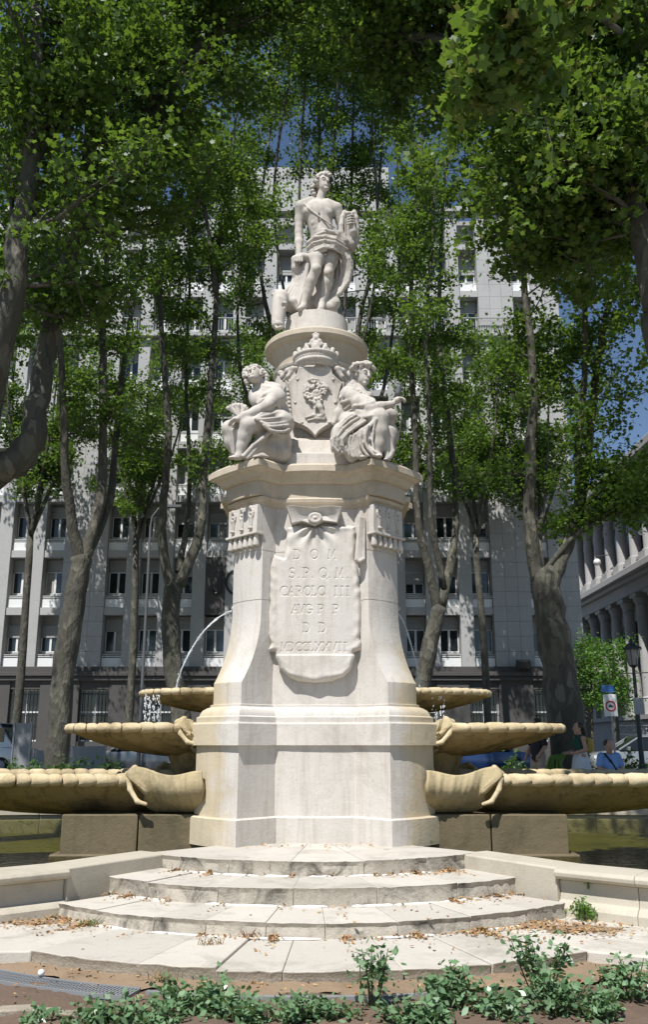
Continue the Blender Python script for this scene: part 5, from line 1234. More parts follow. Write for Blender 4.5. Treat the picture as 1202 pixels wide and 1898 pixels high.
# row close to the building
rowb = [(20, 45.2, 0.26), (232, 46.2, 0.24), (470, 45.6, 0.24), (700, 46, 0.24), (905, 45.4, 0.24), (1030, 46.2, 0.24)]
where = ['far left by the white van', 'in front of the office between the two left plane trees', 'hidden low behind the left side of the pedestal', 'hidden low behind the right side of the pedestal', 'in front of the office behind the right upper basin', 'behind the massive right trunk']
for k, (px, Y, r) in enumerate(rowb):
    T = Tree(60 + k); b = P(px, 1412, Y); b.z = 0.55
    q, rr = T.limb([b, b + Vector((.1, 0, 4)), b + Vector((-.1, .1, 12.0))], r, r * .7, 10)
    for j in range(5):
        a = j * 1.3 + k; e = b + Vector((0, 0, 11.8)); d = Vector((math.cos(a), 0.6 * math.sin(a), 0))
        q, rr = T.limb([e, e + d * .8 + Vector((0, 0, 2.5)), e + d * 1.7 + Vector((0, 0, 5)), e + d * 2.3 + Vector((0, 0, 8)), e + d * 2.5 + Vector((0, 0, 11))], r * .5, .03, 6)
        T.crown(q, rr, .2, 1, 9, 1.9, 10, 1, .24)
    t, n = T.finish('plane_tree', b, 'slender street plane tree ' + where[k], 'leaf', 0.22, group='street trees before the office')
    NL['row%d' % k] = n
# big tree at the left edge, nearer the camera, its limbs crossing the upper left
T = Tree(31); w0 = Vector((-6.6, 12.8, 0.0))
q, rr = T.limb([w0, w0 + Vector((.1, 0, 2)), w0 + Vector((.3, 0, 4)), P(-60, 905, 13)], 0.55, 0.34, 14)
q, rr = T.limb(px_limb([(-60, 905), (0, 872), (42, 842), (64, 795), (76, 710), (95, 600), (130, 480), (165, 370), (190, 240), (205, 60), (212, -120)], [13, 13, 13, 13, 13.1, 13.2, 13.4, 13.6, 13.8, 14, 14.2]), 0.28, 0.07, 12)
T.crown(q, rr, .55, 1, 16, 1.9, 16, 1, .17)
q2, rr2 = T.limb(px_limb([(175, 330), (250, 240), (330, 120), (420, 50), (540, 10), (660, -30)], [13.6, 13.7, 13.9, 14.2, 14.6, 15]), 0.10, 0.03, 8); T.crown(q2, rr2, .1, 1, 20, 1.7, 16, 1, .17)
q2, rr2 = T.limb(px_limb([(200, 100), (300, 0), (430, -60), (600, -90), (760, -90)], [14, 14.2, 14.6, 15, 15.5]), 0.10, 0.03, 8); T.crown(q2, rr2, .1, 1, 20, 1.8, 16, 1, .17)
q, rr = T.limb([P(-60, 905, 13), P(-20, 720, 12.3), P(18, 560, 12), P(38, 430, 12), P(62, 250, 12), P(70, 80, 12), P(60, -100, 12)], 0.27, 0.08, 12)
T.crown(q, rr, .35, 1, 18, 1.9, 16, 1, .17)
q2, rr2 = T.limb(px_limb([(50, 320), (110, 200), (150, 60), (190, -40)], [12, 12.4, 13, 13.3]), 0.10, 0.03, 8); T.crown(q2, rr2, .1, 1, 12, 1.7, 16, 1, .17)
for pts in ([(-4.2, 13.4, 11), (-4.0, 13.2, 14.5), (-3.2, 13.6, 18), (-2.6, 14, 21)], [(-5.5, 12.5, 10), (-6.5, 12.2, 14), (-7.2, 12.5, 18), (-7.5, 13, 21)], [(-3.6, 13.7, 12), (-2.2, 14.2, 15), (-.8, 15, 17.5), (.6, 15.6, 19)]):  # upper limbs added mostly out of view, to shade trunks and ground behind
    q, rr = T.limb([Vector(p) for p in pts], .14, .03, 8); T.crown(q, rr, .2, 1, 16, 2.2, 12, 1, .32)
t, n = T.finish('plane_tree', w0, 'near plane tree at the left edge, crooked limb sweeping up over the basin', 'leaf2', 0.155, keep=lit_ok); NL['T5'] = n
# big tree beyond the right edge, its dark crown filling the upper right
T = Tree(32); w0 = Vector((6.6, 11.5, 0.0))
q, rr = T.limb([w0, w0 + Vector((-.1, 0, 3)), P(1290, 760, 11.3), P(1225, 580, 11.2)], 0.5, 0.3, 14)
q, rr = T.limb(px_limb([(1225, 580), (1192, 440), (1168, 330), (1150, 160), (1140, -60)], [11.2, 11.2, 11.2, 11.4, 11.6]), 0.22, 0.07, 12); T.crown(q, rr, .2, 1, 18, 1.8, 17, 1, .16)
for pts, Y in (([(1165, 320), (1090, 220), (1000, 140), (900, 90), (800, 60)], [11.2, 11.5, 12, 12.6, 13.2]), ([(1150, 180), (1060, 80), (960, 0), (840, -40), (700, -60)], [11.4, 11.8, 12.3, 12.8, 13.3]), ([(1180, 400), (1110, 360), (1030, 330), (950, 310)], [11.2, 11.6, 12.2, 12.8]), ([(1190, 440), (1160, 400), (1120, 450), (1090, 500)], [11.2, 11.6, 12, 12.3]), ([(880, 90), (800, 70), (700, 60), (610, 80)], [12.6, 13.2, 13.8, 14.4]), ([(1150, 260), (1090, 160), (1030, 60), (990, -60)], [11.3, 11.2, 11.2, 11.2])):
    q, rr = T.limb(px_limb(pts, Y), 0.10, 0.03, 8); T.crown(q, rr, .1, 1, 15, 1.6, 17, 1, .16)
for pts in ([(4.6, 11.5, 12), (4.8, 12, 15), (4.6, 12.6, 18), (4.4, 13, 21)], [(5.2, 11.4, 10), (7.2, 12, 14), (8, 12.5, 18)], [(4.4, 11.6, 12.5), (3.2, 12.6, 15.5), (2.2, 13.6, 18)]):  # limbs added mostly above the picture for the shade they cast at right
    q, rr = T.limb([Vector(p) for p in pts], .14, .03, 8); T.crown(q, rr, .2, 1, 16, 2.2, 12, 1, .32)
# the low sprig that hangs close to the camera
q, rr = T.limb([P(1150, 60, 9.6), P(1080, 10, 8.6), P(1000, 20, 8.0), P(930, 50, 7.6), P(880, 85, 7.4)], 0.05, 0.012, 6); SP = Tree(33); SP.crown(q, rr, .3, 1, 12, 0.6, 8, 1, .13, (0, 0, -.2), -0.1)
t, n = T.finish('plane_tree', w0, 'near plane tree at the right edge, dark crown filling the upper right', 'leaf2', 0.16, keep=lit_ok, tint_hi=0.9); NL['T6'] = n
SP.wood.build('hanging_twigs', M['bark'], t, smooth=180)
o = link('hanging_sprig', leaves_mesh('hanging_sprig', np.concatenate([np.array(c) + SP.rng.normal(size=(k, 3)) * sp for c, sp, k in SP.clump]), .2, M['leaf2'], 'plane', WORLD[t.name], .5, SP.rng, .97), t); o['kind'] = 'stuff'
# avenue trees added outside the picture on both sides, to throw shade into it
for k, (x, y, lab) in enumerate(((-13.2, 21.5, 'avenue plane tree added for its shade just beyond the left edge, its leaves reaching in'), (-16.5, 31, 'avenue plane tree added for its shade farther off beyond the left edge'), (11.0, 17.5, 'avenue plane tree added for its shade just beyond the right edge, its leaves reaching in'))):
    T = Tree(90 + k); b = Vector((x, y, .43)); q, rr = T.limb([b, b + Vector((0, 0, 3)), b + Vector((.1, .1, 6))], .38, .3, 10)
    for j in range(5):
        a = j * 1.3 + k; e = b + Vector((0, 0, 5.8)); d = Vector((math.cos(a), math.sin(a), 0))
        q, rr = T.limb([e, e + d * 1. + Vector((0, 0, 3)), e + d * 2. + Vector((0, 0, 7)), e + d * 2.6 + Vector((0, 0, 11)), e + d * 3 + Vector((0, 0, 14.5))], .17, .03, 8); T.crown(q, rr, .25, 1, 12, 2.3, 18, 1, .32)
    T.finish('plane_tree', b, lab, 'leaf', 0.24, keep=lit_ok)
# small trees down the side street
for px, py, Y, h, rr_, mat, lab in ((1140, 1255, 46, 5.2, 1.5, 'bright', 'small bright green sunlit tree down the side street'), (1098, 1240, 48, 6.5, 1.3, 'hedge', 'small dark tree at the corner of the grey office')):
    T = Tree(int(px)); b = P(px, 1400, Y); b.z = 0.5; c = P(px, py, Y)
    q, r2 = T.limb([b, (b + c) / 2, c + Vector((0, 0, 1.2))], .12, .03, 8)
    for k in range(40):
        a = random.uniform(0, 6.28); T.branch(q[random.randint(5, len(q) - 1)], Vector((math.cos(a), math.sin(a), random.uniform(-.5, .6))), rr_ * random.uniform(.5, 1), .02, 0, 26, .28)
    T.finish('small_tree', b, lab, mat, 0.17, kind='oval', group=None)
print('LEAVES', NL)

# ------------------------------------------------------------------ street: vehicles
def paint(name, c): 
    m, t, p = newmat(name); p.inputs['Base Color'].default_value = (*c, 1); p.inputs['Roughness'].default_value = 0.3; p.inputs['Metallic'].default_value = 0.35; p.inputs['Coat Weight'].default_value = 0.6
    return m
M['tyre'] = plain('tyre_rubber', (0.02, 0.02, 0.02), 0.85); M['lamp'] = plain('lamp_lens', (0.7, 0.7, 0.68), 0.15); M['tail'] = plain('red_lens', (0.45, 0.02, 0.02), 0.2)
def vehicle(loc, rz, col, label, cat, L=4.3, Wd=1.76, Hh=1.46, van=False):
    t = thing('parked_car' if not van else 'delivery_van', loc, label, cat, 'vehicles parked beyond the trees'); pm = paint('paint_' + cat + str(len(bpy.data.materials)), col)
    R = Matrix.Rotation(rz, 3, 'Z')
    def tr(mb): mb.v = [tuple(Vector(loc) + R @ Vector(v)) for v in mb.v]; return mb
    hw = Wd / 2
    def section(x, w_, z0, z1, e=0.08): return [(x, -w_ + .03, z0), (x, w_ - .03, z0), (x, w_, z0 + .1), (x, w_ + .01, (z0 + z1) / 2), (x, w_ - .03, z1 - e), (x, w_ - .14, z1), (x, -w_ + .14, z1), (x, -w_ + .03, z1 - e), (x, -w_ - .01, (z0 + z1) / 2), (x, -w_, z0 + .1)]
    if van: st = [(-L / 2, .9, .35, 1.0), (-L / 2 + .1, .97, .25, 1.1), (L / 2 - 1.3, .97, .25, 1.1), (L / 2 - .5, .96, .25, 1.05), (L / 2 - .1, .9, .28, .95), (L / 2, .8, .35, .8)]
    else: st = [(-L / 2, .84, .38, .88), (-L / 2 + .12, .95, .26, .96), (-L / 4, 1.0, .2, .95), (.3, 1.0, .2, .93), (L / 2 - 1.0, .99, .2, .90), (L / 2 - .35, .95, .22, .82), (L / 2 - .08, .86, .26, .72), (L / 2, .74, .34, .6)]
    rings = [section(x, hw * q, z0, z1) for x, q, z0, z1 in st]
    tr(MB().loft(rings[::-1])).build('body', pm, t, smooth=40)
    if van: cb = [(-L / 2 + .05, .93, 2.0), (L / 2 - 1.6, .93, 2.02), (L / 2 - 1.25, .9, 1.98), (L / 2 - .55, .86, 1.06)]
    else: cb = [(-L / 2 + .25, .80, .97), (-L / 2 + .75, .76, Hh - .08), (-.5, .76, Hh - .03), (.25, .75, Hh - .05), (L / 2 - 1.05, .82, .90)]
    lo = 0.9
    rg = [[(x, -hw * .95, lo), (x, hw * .95, lo), (x, hw * q, max(z - .06, lo + .01)), (x, hw * q * .88, max(z, lo + .02)), (x, -hw * q * .88, max(z, lo + .02)), (x, -hw * q, max(z - .06, lo + .01))] for x, q, z in cb]
    tr(MB().loft(rg[::-1])).build('windows' if not van else 'cargo_body', M['carglass'] if not van else pm, t, smooth=40)
    if van:
        tr(MB().add([(L / 2 - 1.2, -.72, 1.95), (L / 2 - 1.2, .72, 1.95), (L / 2 - .53, .74, 1.1), (L / 2 - .53, -.74, 1.1)], [(0, 3, 2, 1)])).build('windscreen', M['carglass'], t)
        for s in (-1, 1): tr(MB().box((L / 2 - 1.35, s * hw * .945, 1.5), (.75, .02, .55))).build('side_window', M['carglass'], t)
    else:
        rr_ = [(x, q, z) for x, q, z in cb[1:4]]; m = MB()
        m.loft([[(x, -hw * q * .9, z - .02), (x, hw * q * .9, z - .02), (x, hw * q * .86, z + .015), (x, -hw * q * .86, z + .015)] for x, q, z in rr_][::-1]); tr(m).build('roof', pm, t)
        for s in (-1, 1):
            for k in range(len(cb) - 1):
                a, b = cb[k], cb[k + 1]
                if k in (1,): continue
                tr(MB().tube([(a[0], s * hw * a[1] * 1.0, max(a[2] - .05, .93)), (b[0], s * hw * b[1] * 1.0, max(b[2] - .05, .93))], .035, 6)).build('pillar', pm, t)
            tr(MB().box((-.15, s * hw * .9, 1.15), (.07, .08, .5))).build('pillar', pm, t)
            tr(MB().box((L / 2 - 1.35, s * (hw + .08), .98), (.1, .18, .13))).build('mirror', pm, t)
    for sx in (-1, 1):
        for s in (-1, 1):
            c = Vector(loc) + R @ Vector((sx * L * .31, s * (hw - .1), .32)); d = R @ Vector((0, 1, 0))
            w_ = MB().tube([c - d * .1, c - d * .085, c + d * .085, c + d * .1], [.28, .32, .32, .28], 20).build('wheel', M['tyre'], t)
            MB().tube([c + d * s * .1, c + d * s * .112], [.19, .17], 12).build('rim', M['grey'], w_)
    for s in (-1, 1):
        tr(MB().box((L / 2 - .12, s * hw * .68, .66 if not van else .8), (.16, .3, .12))).build('headlight', M['lamp'], t)
        tr(MB().box((-L / 2 + .03, s * hw * .75, .78), (.1, .22, .18))).build('tail_light', M['tail'], t)
def G(px, py, z):     # where a measured direction meets the level z
    a = PITCH - math.atan((py - 949) / FPX); return P(px, py, (z - CAMZ) / math.tan(a))
def X_at(px, Y, z=1.2): return (px - 601) / FPX * (Y * math.cos(PITCH) + (z - CAMZ) * math.sin(PITCH))
vehicle((X_at(1190, 36), 36.0, 0.434), math.pi, (0.28, 0.295, 0.30), 'silver estate car parked beyond the seated man in blue', 'car', Hh=1.52)
vehicle((X_at(262, 36), 36.2, 0.434), math.pi, (0.26, 0.27, 0.285), 'pale silver car seen under the left middle basin', 'car')
vehicle((X_at(890, 37), 37.0, 0.434), 0, (0.02, 0.05, 0.15), 'blue car seen under the right middle basin', 'car')
vehicle((X_at(-62, 37), 37.4, 0.434), 0, (0.5, 0.51, 0.52), 'white delivery van at the left edge behind the trees', 'van', L=5.2, Wd=1.95, van=True)
# hoarding panels beside the van
for k, (pa, pb, z1) in enumerate(((20, 56, 2.35), (60, 124, 1.35), (126, 196, 1.5))):
    Y = 34.2; xa, xb = X_at(pa, Y), X_at(pb, Y); c = ((xa + xb) / 2, Y, 0.43)
    t = thing('hoarding_panel', c, ('tall pale grey hoarding panel beside the white van', 'low pale grey hoarding panel between the tall panel and the tree', 'low pale grey hoarding panel right of the leftmost trunk')[k], 'barrier', 'hoarding panels by the road')
    m = MB().b(xa, xb, Y, Y + .05, .6, z1); m.build('sheet', M['panel'], t)
    for x in (xa + .04, xb - .04): MB().b(x - .03, x + .03, Y - .03, Y + .08, .43, z1 + .05).build('post', M['grey'], t); MB().b(x - .05, x + .05, Y - .3, Y + .35, .43, .5).build('foot', M['grey'], t)
# tall lamp pole before the office
M['polegrey'] = plain('dark_grey_pole', (.10, .105, .11), .5)
Y = 35.0; b = Vector((X_at(255, Y, 0.5), Y, 0.43)); tp = P(268, 975, Y)
t = thing('lamp_pole', b, 'tall slender grey lamp pole before the office, left of the pedestal', 'lamp post')
MB().tube([b, b + Vector((0, 0, 1)), Vector((b.x, Y, tp.z))], [.09, .07, .05], 10).build('pole', M['polegrey'], t)
MB().tube([Vector((b.x, Y, tp.z)), Vector((b.x + .05, Y, tp.z + .4)), Vector((b.x + .3, Y, tp.z + .75)), Vector((b.x + .7, Y, tp.z + .85))], .04, 8).build('arm', M['polegrey'], t)
MB().box((b.x + .95, Y, tp.z + .84), (.6, .25, .1)).build('lamp_head', M['polegrey'], t)
# old-style lantern post with a sign plate, right
Y = 25.0; b = Vector((X_at(1192, Y, 1.0), Y, 0.43)); lz = P(1172, 1238, Y).z
t = thing('street_lantern', b, 'black iron street lantern on a pole at the right edge', 'lamp post')
MB().lathe((b.x, b.y, 0), [(.16, .43), (.16, .7), (.11, .75), (.12, 1.0), (.075, 1.1), (.06, 2.6), (.075, 2.62), (.05, 2.7), (.045, lz)], 14).build('pole', M['dark'], t)
m = MB().lathe((b.x, b.y, lz), [(.05, 0), (.12, .05), (.13, .08)], 6); m.build('lantern_base', M['dark'], t)
M['frost'] = plain('frosted_lantern_glass', (0.28, 0.26, 0.25), 0.3)
MB().lathe((b.x, b.y, lz), [(.125, .08), (.20, .5)], 6).build('lantern_glass', M['frost'], t, smooth=0)
MB().lathe((b.x, b.y, lz), [(.25, .5), (.25, .54), (.17, .62), (.12, .68), (.06, .7), (.06, .76), (.03, .8), (.012, .86)], 6).build('lantern_roof', M['dark'], t, smooth=0)
for k in range(6):
    a = math.pi / 3 * k; MB().tube([(b.x + .125 * math.cos(a), b.y + .125 * math.sin(a), lz + .08), (b.x + .205 * math.cos(a), b.y + .205 * math.sin(a), lz + .52)], .012, 5).build('lantern_bar', M['dark'], t)
    MB().ball((b.x + .25 * math.cos(a), b.y + .25 * math.sin(a), lz + .57), .03).build('finial', M['dark'], t)
sz = P(1190, 1309, Y).z
bevel(MB().box((b.x + .02, b.y - .1, sz), (.29, .02, .46)).build('sign_plate', M['grey'], t), .02)
# traffic sign
Y = 28.0; b = Vector((X_at(1140, Y, 1.5), Y, .43)); z0, z1 = P(1137, 1328, Y).z, P(1137, 1287, Y).z
t = thing('traffic_sign', b, 'white traffic sign with a red ring and small car, blue plate on top', 'sign')
M['signw'] = plain('white_sign_face', (.72, .72, .71), .4, var=.03); M['red'] = plain('red_sign_paint', (.55, .02, .03), .4, var=.03); M['blue'] = plain('blue_sign_paint', (.03, .13, .36), .4, var=.05)
MB().tube([b, (b.x, b.y, z1 + .3)], .035, 8).build('post', M['grey'], t)
bevel(MB().b(b.x - .24, b.x + .18, Y - .06, Y - .04, z0, z1).build('plate', M['signw'], t), .01)
cz_ = z0 + (z1 - z0) * .47; m = MB(); m.tube([(b.x - .03 + .145 * math.cos(q), Y - .068, cz_ + .145 * math.sin(q)) for q in [2 * math.pi * k / 24 for k in range(25)]], .022, 6); m.build('red_ring', M['red'], t)
m = MB(); m.box((b.x - .03, Y - .066, cz_ - .012), (.13, .006, .035)).box((b.x - .035, Y - .066, cz_ + .018), (.07, .006, .03)).ball((b.x - .07, Y - .066, cz_ - .032), (.018, .004, .018)).ball((b.x + .01, Y - .066, cz_ - .032), (.018, .004, .018)); m.build('car_symbol', M['dark'], t)
MB().b(b.x - .27, b.x + .12, Y - .065, Y - .04, z1 + .06, z1 + .28).build('blue_plate', M['blue'], t)
# railings of the palace garden
t = thing('iron_railing', (19, 47.5, .5), 'ornate grey iron railing on a stone kerb down the side street', 'fence')
MB().b(15.4, 30, 47.3, 47.7, .43, 1.35).build('kerb', M['pale_stone'], t)
m = MB()
for k in range(110): m.tube([(15.5 + .13 * k, 47.5, 1.35), (15.5 + .13 * k, 47.5, 2.7)], .014, 4)
for k in range(48): m.tube([(15.6 + .3 * k + .1 * math.cos(q), 47.5, 2.25 + .12 * math.sin(q)) for q in [2 * math.pi * i / 8 for i in range(9)]], .016, 4)
tag(m.build('bars', M['grey'], t, smooth=0), kind='stuff')
for z in (1.5, 2.05, 2.5): MB().b(15.4, 30, 47.47, 47.53, z, z + .05).build('rail', M['grey'], t)
for k in range(7): MB().b(15.45 + 2 * k, 15.6 + 2 * k, 47.42, 47.58, 1.35, 2.95).build('post', M['dark'], t)
for px, py, Y, lab in ((1191, 985, 60, 'upper'), (1108, 1042, 66, 'middle'), (1104, 1263, 58, 'lower')):
    c = P(px, py, Y); t = thing('globe_lamp', c, 'white globe street lamp down the side street, the ' + lab + ' one', 'lamp', 'globe lamps of the side street')
    MB().ball(c, .28, 12, 8).build('globe', M['lamp'], t, smooth=180); MB().tube([c + Vector((0, 0, .25)), c + Vector((0, 0, .45)), c + Vector((PX - c.x + .2, 0, .6))], .04, 6).build('bracket', M['dark'], t)

# ------------------------------------------------------------------ people
M['skin'] = plain('skin', (.42, .25, .17), .55, var=.06); M['hair'] = plain('dark_hair', (.025, .017, .012), .5); M['green_cloth'] = plain('dark_green_fabric', (.012, .06, .04), .8, bump=.2); M['white_cloth'] = plain('white_fabric', (.62, .63, .66), .8, bump=.2)
M['blue_cloth'] = plain('light_blue_fabric', (.20, .34, .62), .8, bump=.2); M['black_cloth'] = plain('black_fabric', (.014, .013, .017), .8, bump=.2); M['beige_cloth'] = plain('beige_fabric', (.40, .31, .24), .8); M['yellow'] = plain('yellow_fabric', (.42, .30, .06), .7)
class Fig:
    def __init__(s, base, rz, sc=1.0): s.b = Vector(base); s.R = Matrix.Rotation(rz, 3, 'Z'); s.s = sc; s.rz = rz
    def __call__(s, x, y, z): return s.b + s.R @ Vector((x, y, z)) * s.s          # faces local -y
def pants(f, sc, r=(.095, .075, .06)):
    for q in (-1, 1): sc.chain([f(q * .09, 0, .92), f(q * .1, -.02, .5), f(q * .1, .01, .1)], r, .03)
# the woman in green, facing left
wb = Vector((X_at(1077, 20, 1.4), 20, .43)); f = Fig(wb, rad(-78), .985)
t = thing('person', wb, 'standing person in dark green top and white skirt with a yellow bag', 'person')
sk = Sculpt(.012); head(sk, f(0, -.02, 1.52), rad(-78), 0.05, 0, .98); sk.cap(f(0, .01, 1.32), f(0, 0, 1.45), .05, .05)
sk.ell(f(0, 0, 1.18), (.15, .1, .16)).cap(f(0, 0, 1.15), f(0, 0, .92), .12, .14)
for q in (-1, 1):
    sk.chain([f(q * .17, 0, 1.31), f(q * .2, .03, 1.05), f(q * .14, -.24, .98), f(q * .1, -.30, .98)], [.05, .042, .034, .03], .02); sk.ell(f(q * .08, -.35, .985), (.035, .04, .025)); fingers(sk, f(q * .07, -.37, .98), f.R @ Vector((0, -1, -.1)), f.R @ Vector((1, 0, 0)), 4, .07, .009)
    sk.chain([f(q * .09, 0, .9), f(q * .09, 0, .5), f(q * .09, .02, .08)], [.085, .06, .04]).cap(f(q * .09, .03, .04), f(q * .09, -.14, .03), .035, .028)
sk.build('body', M['skin'], t)
c = Sculpt(.012); c.ell(f(0, 0, 1.2), (.165, .115, .17)).cap(f(0, 0, 1.12), f(0, 0, .94), .132, .142).cap(f(-.13, 0, 1.33), f(.13, 0, 1.33), .05, .05); c.build('top', M['green_cloth'], t)
c = Sculpt(.014); c.cap(f(0, 0, .96), f(0, 0, .86), .15, .165); [c.cap(f(.09 * math.cos(a), .09 * math.sin(a), .86), f(.2 * math.cos(a), .2 * math.sin(a), .32), .09, .075, .012) for a in [2 * math.pi * k / 11 for k in range(11)]]; c.build('skirt', M['white_cloth'], t)
c = Sculpt(.012); c.ell(f(0, .03, 1.56), (.105, .115, .10)).ell(f(0, .08, 1.47), (.09, .06, .1)).cap(f(0, .12, 1.48), f(0, .13, 1.33), .04, .025); c.build('hair', M['hair'], t)
bg_ = Sculpt(.014); bg_.ell(f(.0, .22, 1.15), (.12, .09, .17)).cap(f(-.12, .02, 1.36), f(-.1, .17, 1.25), .016).cap(f(.12, .02, 1.36), f(.1, .17, 1.25), .016); tag(bg_.build('shoulder_bag', M['yellow'], None, f(0, .2, 1.0)), 'yellow bag on the back of the person in green', 'bag')
bd = MB(); rb = random.Random(8); h0 = f(0, -.36, .97)
for k in range(30):
    e = h0 + Vector((rb.uniform(-.55, .0), rb.uniform(-.12, .12), -rb.uniform(.35, .75))); mid = (h0 + e) / 2 + Vector((-.12, 0, .12)); bd.tube([h0 + Vector((rb.uniform(-.03, .03), rb.uniform(-.05, .05), 0)), mid, e], [.012, .028, .012], 5)
tag(bd.build('green_bundle', leafmat('striped_green', (.12, .22, .04), (.3, .36, .1), .2), None, h0, smooth=180), 'trailing yellow and green bundle held by the person in green', 'bundle')
# the seated person in blue
mbp = Vector((X_at(1131, 18.6, 1.2), 18.6, .43)); f = Fig(mbp, rad(8), .97)
t = thing('person', mbp, 'seated person in light blue shirt with a dark cross-body strap', 'person')
sk = Sculpt(.012); head(sk, f(0, -.06, 1.15), rad(8), .45, 0, .98); sk.cap(f(0, -.02, .98), f(0, -.04, 1.08), .055, .05).ell(f(0, 0, .78), (.16, .11, .2)).cap(f(0, 0, .75), f(0, 0, .5), .14, .15)
for q in (-1, 1):
    sk.chain([f(q * .19, 0, .95), f(q * .25, -.04, .7), f(q * .08, -.26, .62)], [.05, .043, .034], .02); sk.ell(f(q * .05, -.3, .62), (.04, .035, .03)); fingers(sk, f(q * .03, -.31, .62), f.R @ Vector((-q, -.3, -.2)), f.R @ Vector((0, 1, .3)), 4, .06, .009)
    sk.chain([f(q * .1, 0, .5), f(q * .13, -.42, .5), f(q * .13, -.44, .08)], [.09, .065, .04], .03).cap(f(q * .13, -.42, .04), f(q * .13, -.58, .03), .035, .03)
sk.build('body', M['skin'], t)
c = Sculpt(.012); c.ell(f(0, 0, .8), (.185, .135, .2)).cap(f(0, 0, .75), f(0, .01, .5), .16, .175).cap(f(-.16, 0, .96), f(.16, 0, .96), .06, .06); [c.cap(f(q * .19, 0, .95), f(q * .235, -.03, .78), .068, .07) for q in (-1, 1)]; c.build('shirt', M['blue_cloth'], t)
c = Sculpt(.013); [c.chain([f(q * .1, .02, .5), f(q * .13, -.42, .51), f(q * .13, -.44, .12)], [.115, .08, .06], .03) for q in (-1, 1)]; c.build('trousers', M['black_cloth'], t)
c = Sculpt(.012); c.ell(f(0, -.02, 1.20), (.105, .12, .09)); c.build('hair', M['hair'], t)
c = Sculpt(.011); c.chain([f(-.12, -.06, 1.0), f(-.04, -.15, .85), f(.12, -.16, .6)], .02); c.build('strap', M['black_cloth'], t)
bevel(MB().b(mbp.x - .9, mbp.x + .9, 18.35, 18.85, .8, .9).b(mbp.x - .75, mbp.x - .5, 18.42, 18.78, .4, .8).b(mbp.x + .5, mbp.x + .75, 18.42, 18.78, .4, .8).build('stone_bench', M['pool']), .01)
tag(bpy.data.objects['stone_bench'], 'plain stone bench under the seated person in blue', 'bench')
# the person in black behind the right middle basin
pb = Vector((X_at(998, 21, 1.3), 21, .43)); f = Fig(pb, rad(-60), 1.0)
t = thing('person', pb, 'standing person in black shirt and beige shorts behind the right middle basin', 'person')
sk = Sculpt(.013); head(sk, f(0, -.02, 1.6), rad(-60), .1, 0, 1); sk.cap(f(0, .01, 1.4), f(0, 0, 1.52), .055, .055).ell(f(0, 0, 1.25), (.16, .11, .18)).cap(f(0, 0, 1.2), f(0, 0, .95), .13, .14)
for q in (-1, 1):
    sk.chain([f(q * .19, 0, 1.38), f(q * .24, .02, 1.1), f(q * .2, -.16, .9)], [.055, .045, .035], .02); sk.ell(f(q * .19, -.19, .87), (.035, .04, .045)); fingers(sk, f(q * .19, -.2, .85), f.R @ Vector((0, -.2, -1)), f.R @ Vector((0, 1, 0)), 4, .07, .009)
    sk.chain([f(q * .1, 0, .92), f(q * .1, -.02, .5), f(q * .1, .02, .08)], [.095, .065, .045]).cap(f(q * .1, .03, .04), f(q * .1, -.15, .03), .038, .03)
sk.build('body', M['skin'], t)
c = Sculpt(.013); c.ell(f(0, 0, 1.26), (.185, .135, .19)).cap(f(0, 0, 1.2), f(0, 0, .9), .155, .16).cap(f(-.16, 0, 1.39), f(.16, 0, 1.39), .06, .06); [c.cap(f(q * .19, 0, 1.38), f(q * .23, .02, 1.16), .07, .068) for q in (-1, 1)]; c.build('shirt', M['black_cloth'], t)
c = Sculpt(.013); c.ell(f(0, 0, .9), (.165, .14, .1)); [c.cap(f(q * .1, 0, .9), f(q * .11, -.01, .5), .11, .1) for q in (-1, 1)]; c.build('shorts', M['beige_cloth'], t)
c = Sculpt(.012); c.ell(f(0, .02, 1.65), (.11, .125, .1)); c.build('hair', M['hair'], t)
w_ = Sculpt(.014); w_.ell(f(-.28, -.1, 1.28), (.13, .1, .12)).chain([f(-.22, -.05, 1.4), f(-.14, 0, 1.45)], .015); tag(w_.build('shoulder_bag', M['white_cloth'], None, f(-.28, -.1, 1.15)), 'round white bag of the person in black', 'bag')

# ------------------------------------------------------------------ planting
def shrub(c, rx, ry, h, n, size, mat, name, label, cat, group=None, kind='oval', seed=1, stems=8, dome=True, droop=.6):
    t = thing(name, c, label, cat, group); rg = np.random.default_rng(seed); r = random.Random(seed); m = MB(); pos = []
    tips = []
    for k in range(stems):
        a = r.uniform(0, 6.28); q = math.sqrt(r.random()); hh = h * ((1 - .55 * q * q) if dome else 1) * r.uniform(.7, 1.05)
        e = Vector((c[0] + rx * q * math.cos(a), c[1] + ry * q * math.sin(a), c[2] + hh)); b = Vector((c[0] + .25 * rx * q * math.cos(a), c[1] + .25 * ry * q * math.sin(a), c[2] - .02))
        mid = (b + e) / 2 + Vector((r.gauss(0, .1) * rx, r.gauss(0, .1) * ry, .06 * h)); m.tube([b, mid, e], [max(.006, size * .07), max(.005, size * .06), .003], 5, caps=False)
        tips.append((b, mid, e))
    m.build('stems', M['stem'], t)
    per = max(1, n // stems)
    for b, mid, e in tips:
        for _ in range(per):
            u = r.uniform(.3, 1.0) ** .7; p = b.lerp(mid, u * 2) if u < .5 else mid.lerp(e, u * 2 - 1)
            pos.append([p.x + r.gauss(0, size * .75), p.y + r.gauss(0, size * .75), max(c[2] + .01, p.z + r.gauss(0, size * .6))])
    o = link('foliage', leaves_mesh('foliage', np.array(pos), size, M[mat], kind, WORLD[t.name], droop, rg), t); o['kind'] = 'stuff'
    return t
M['stem'] = plain('green_stem', (.09, .11, .04), .6)
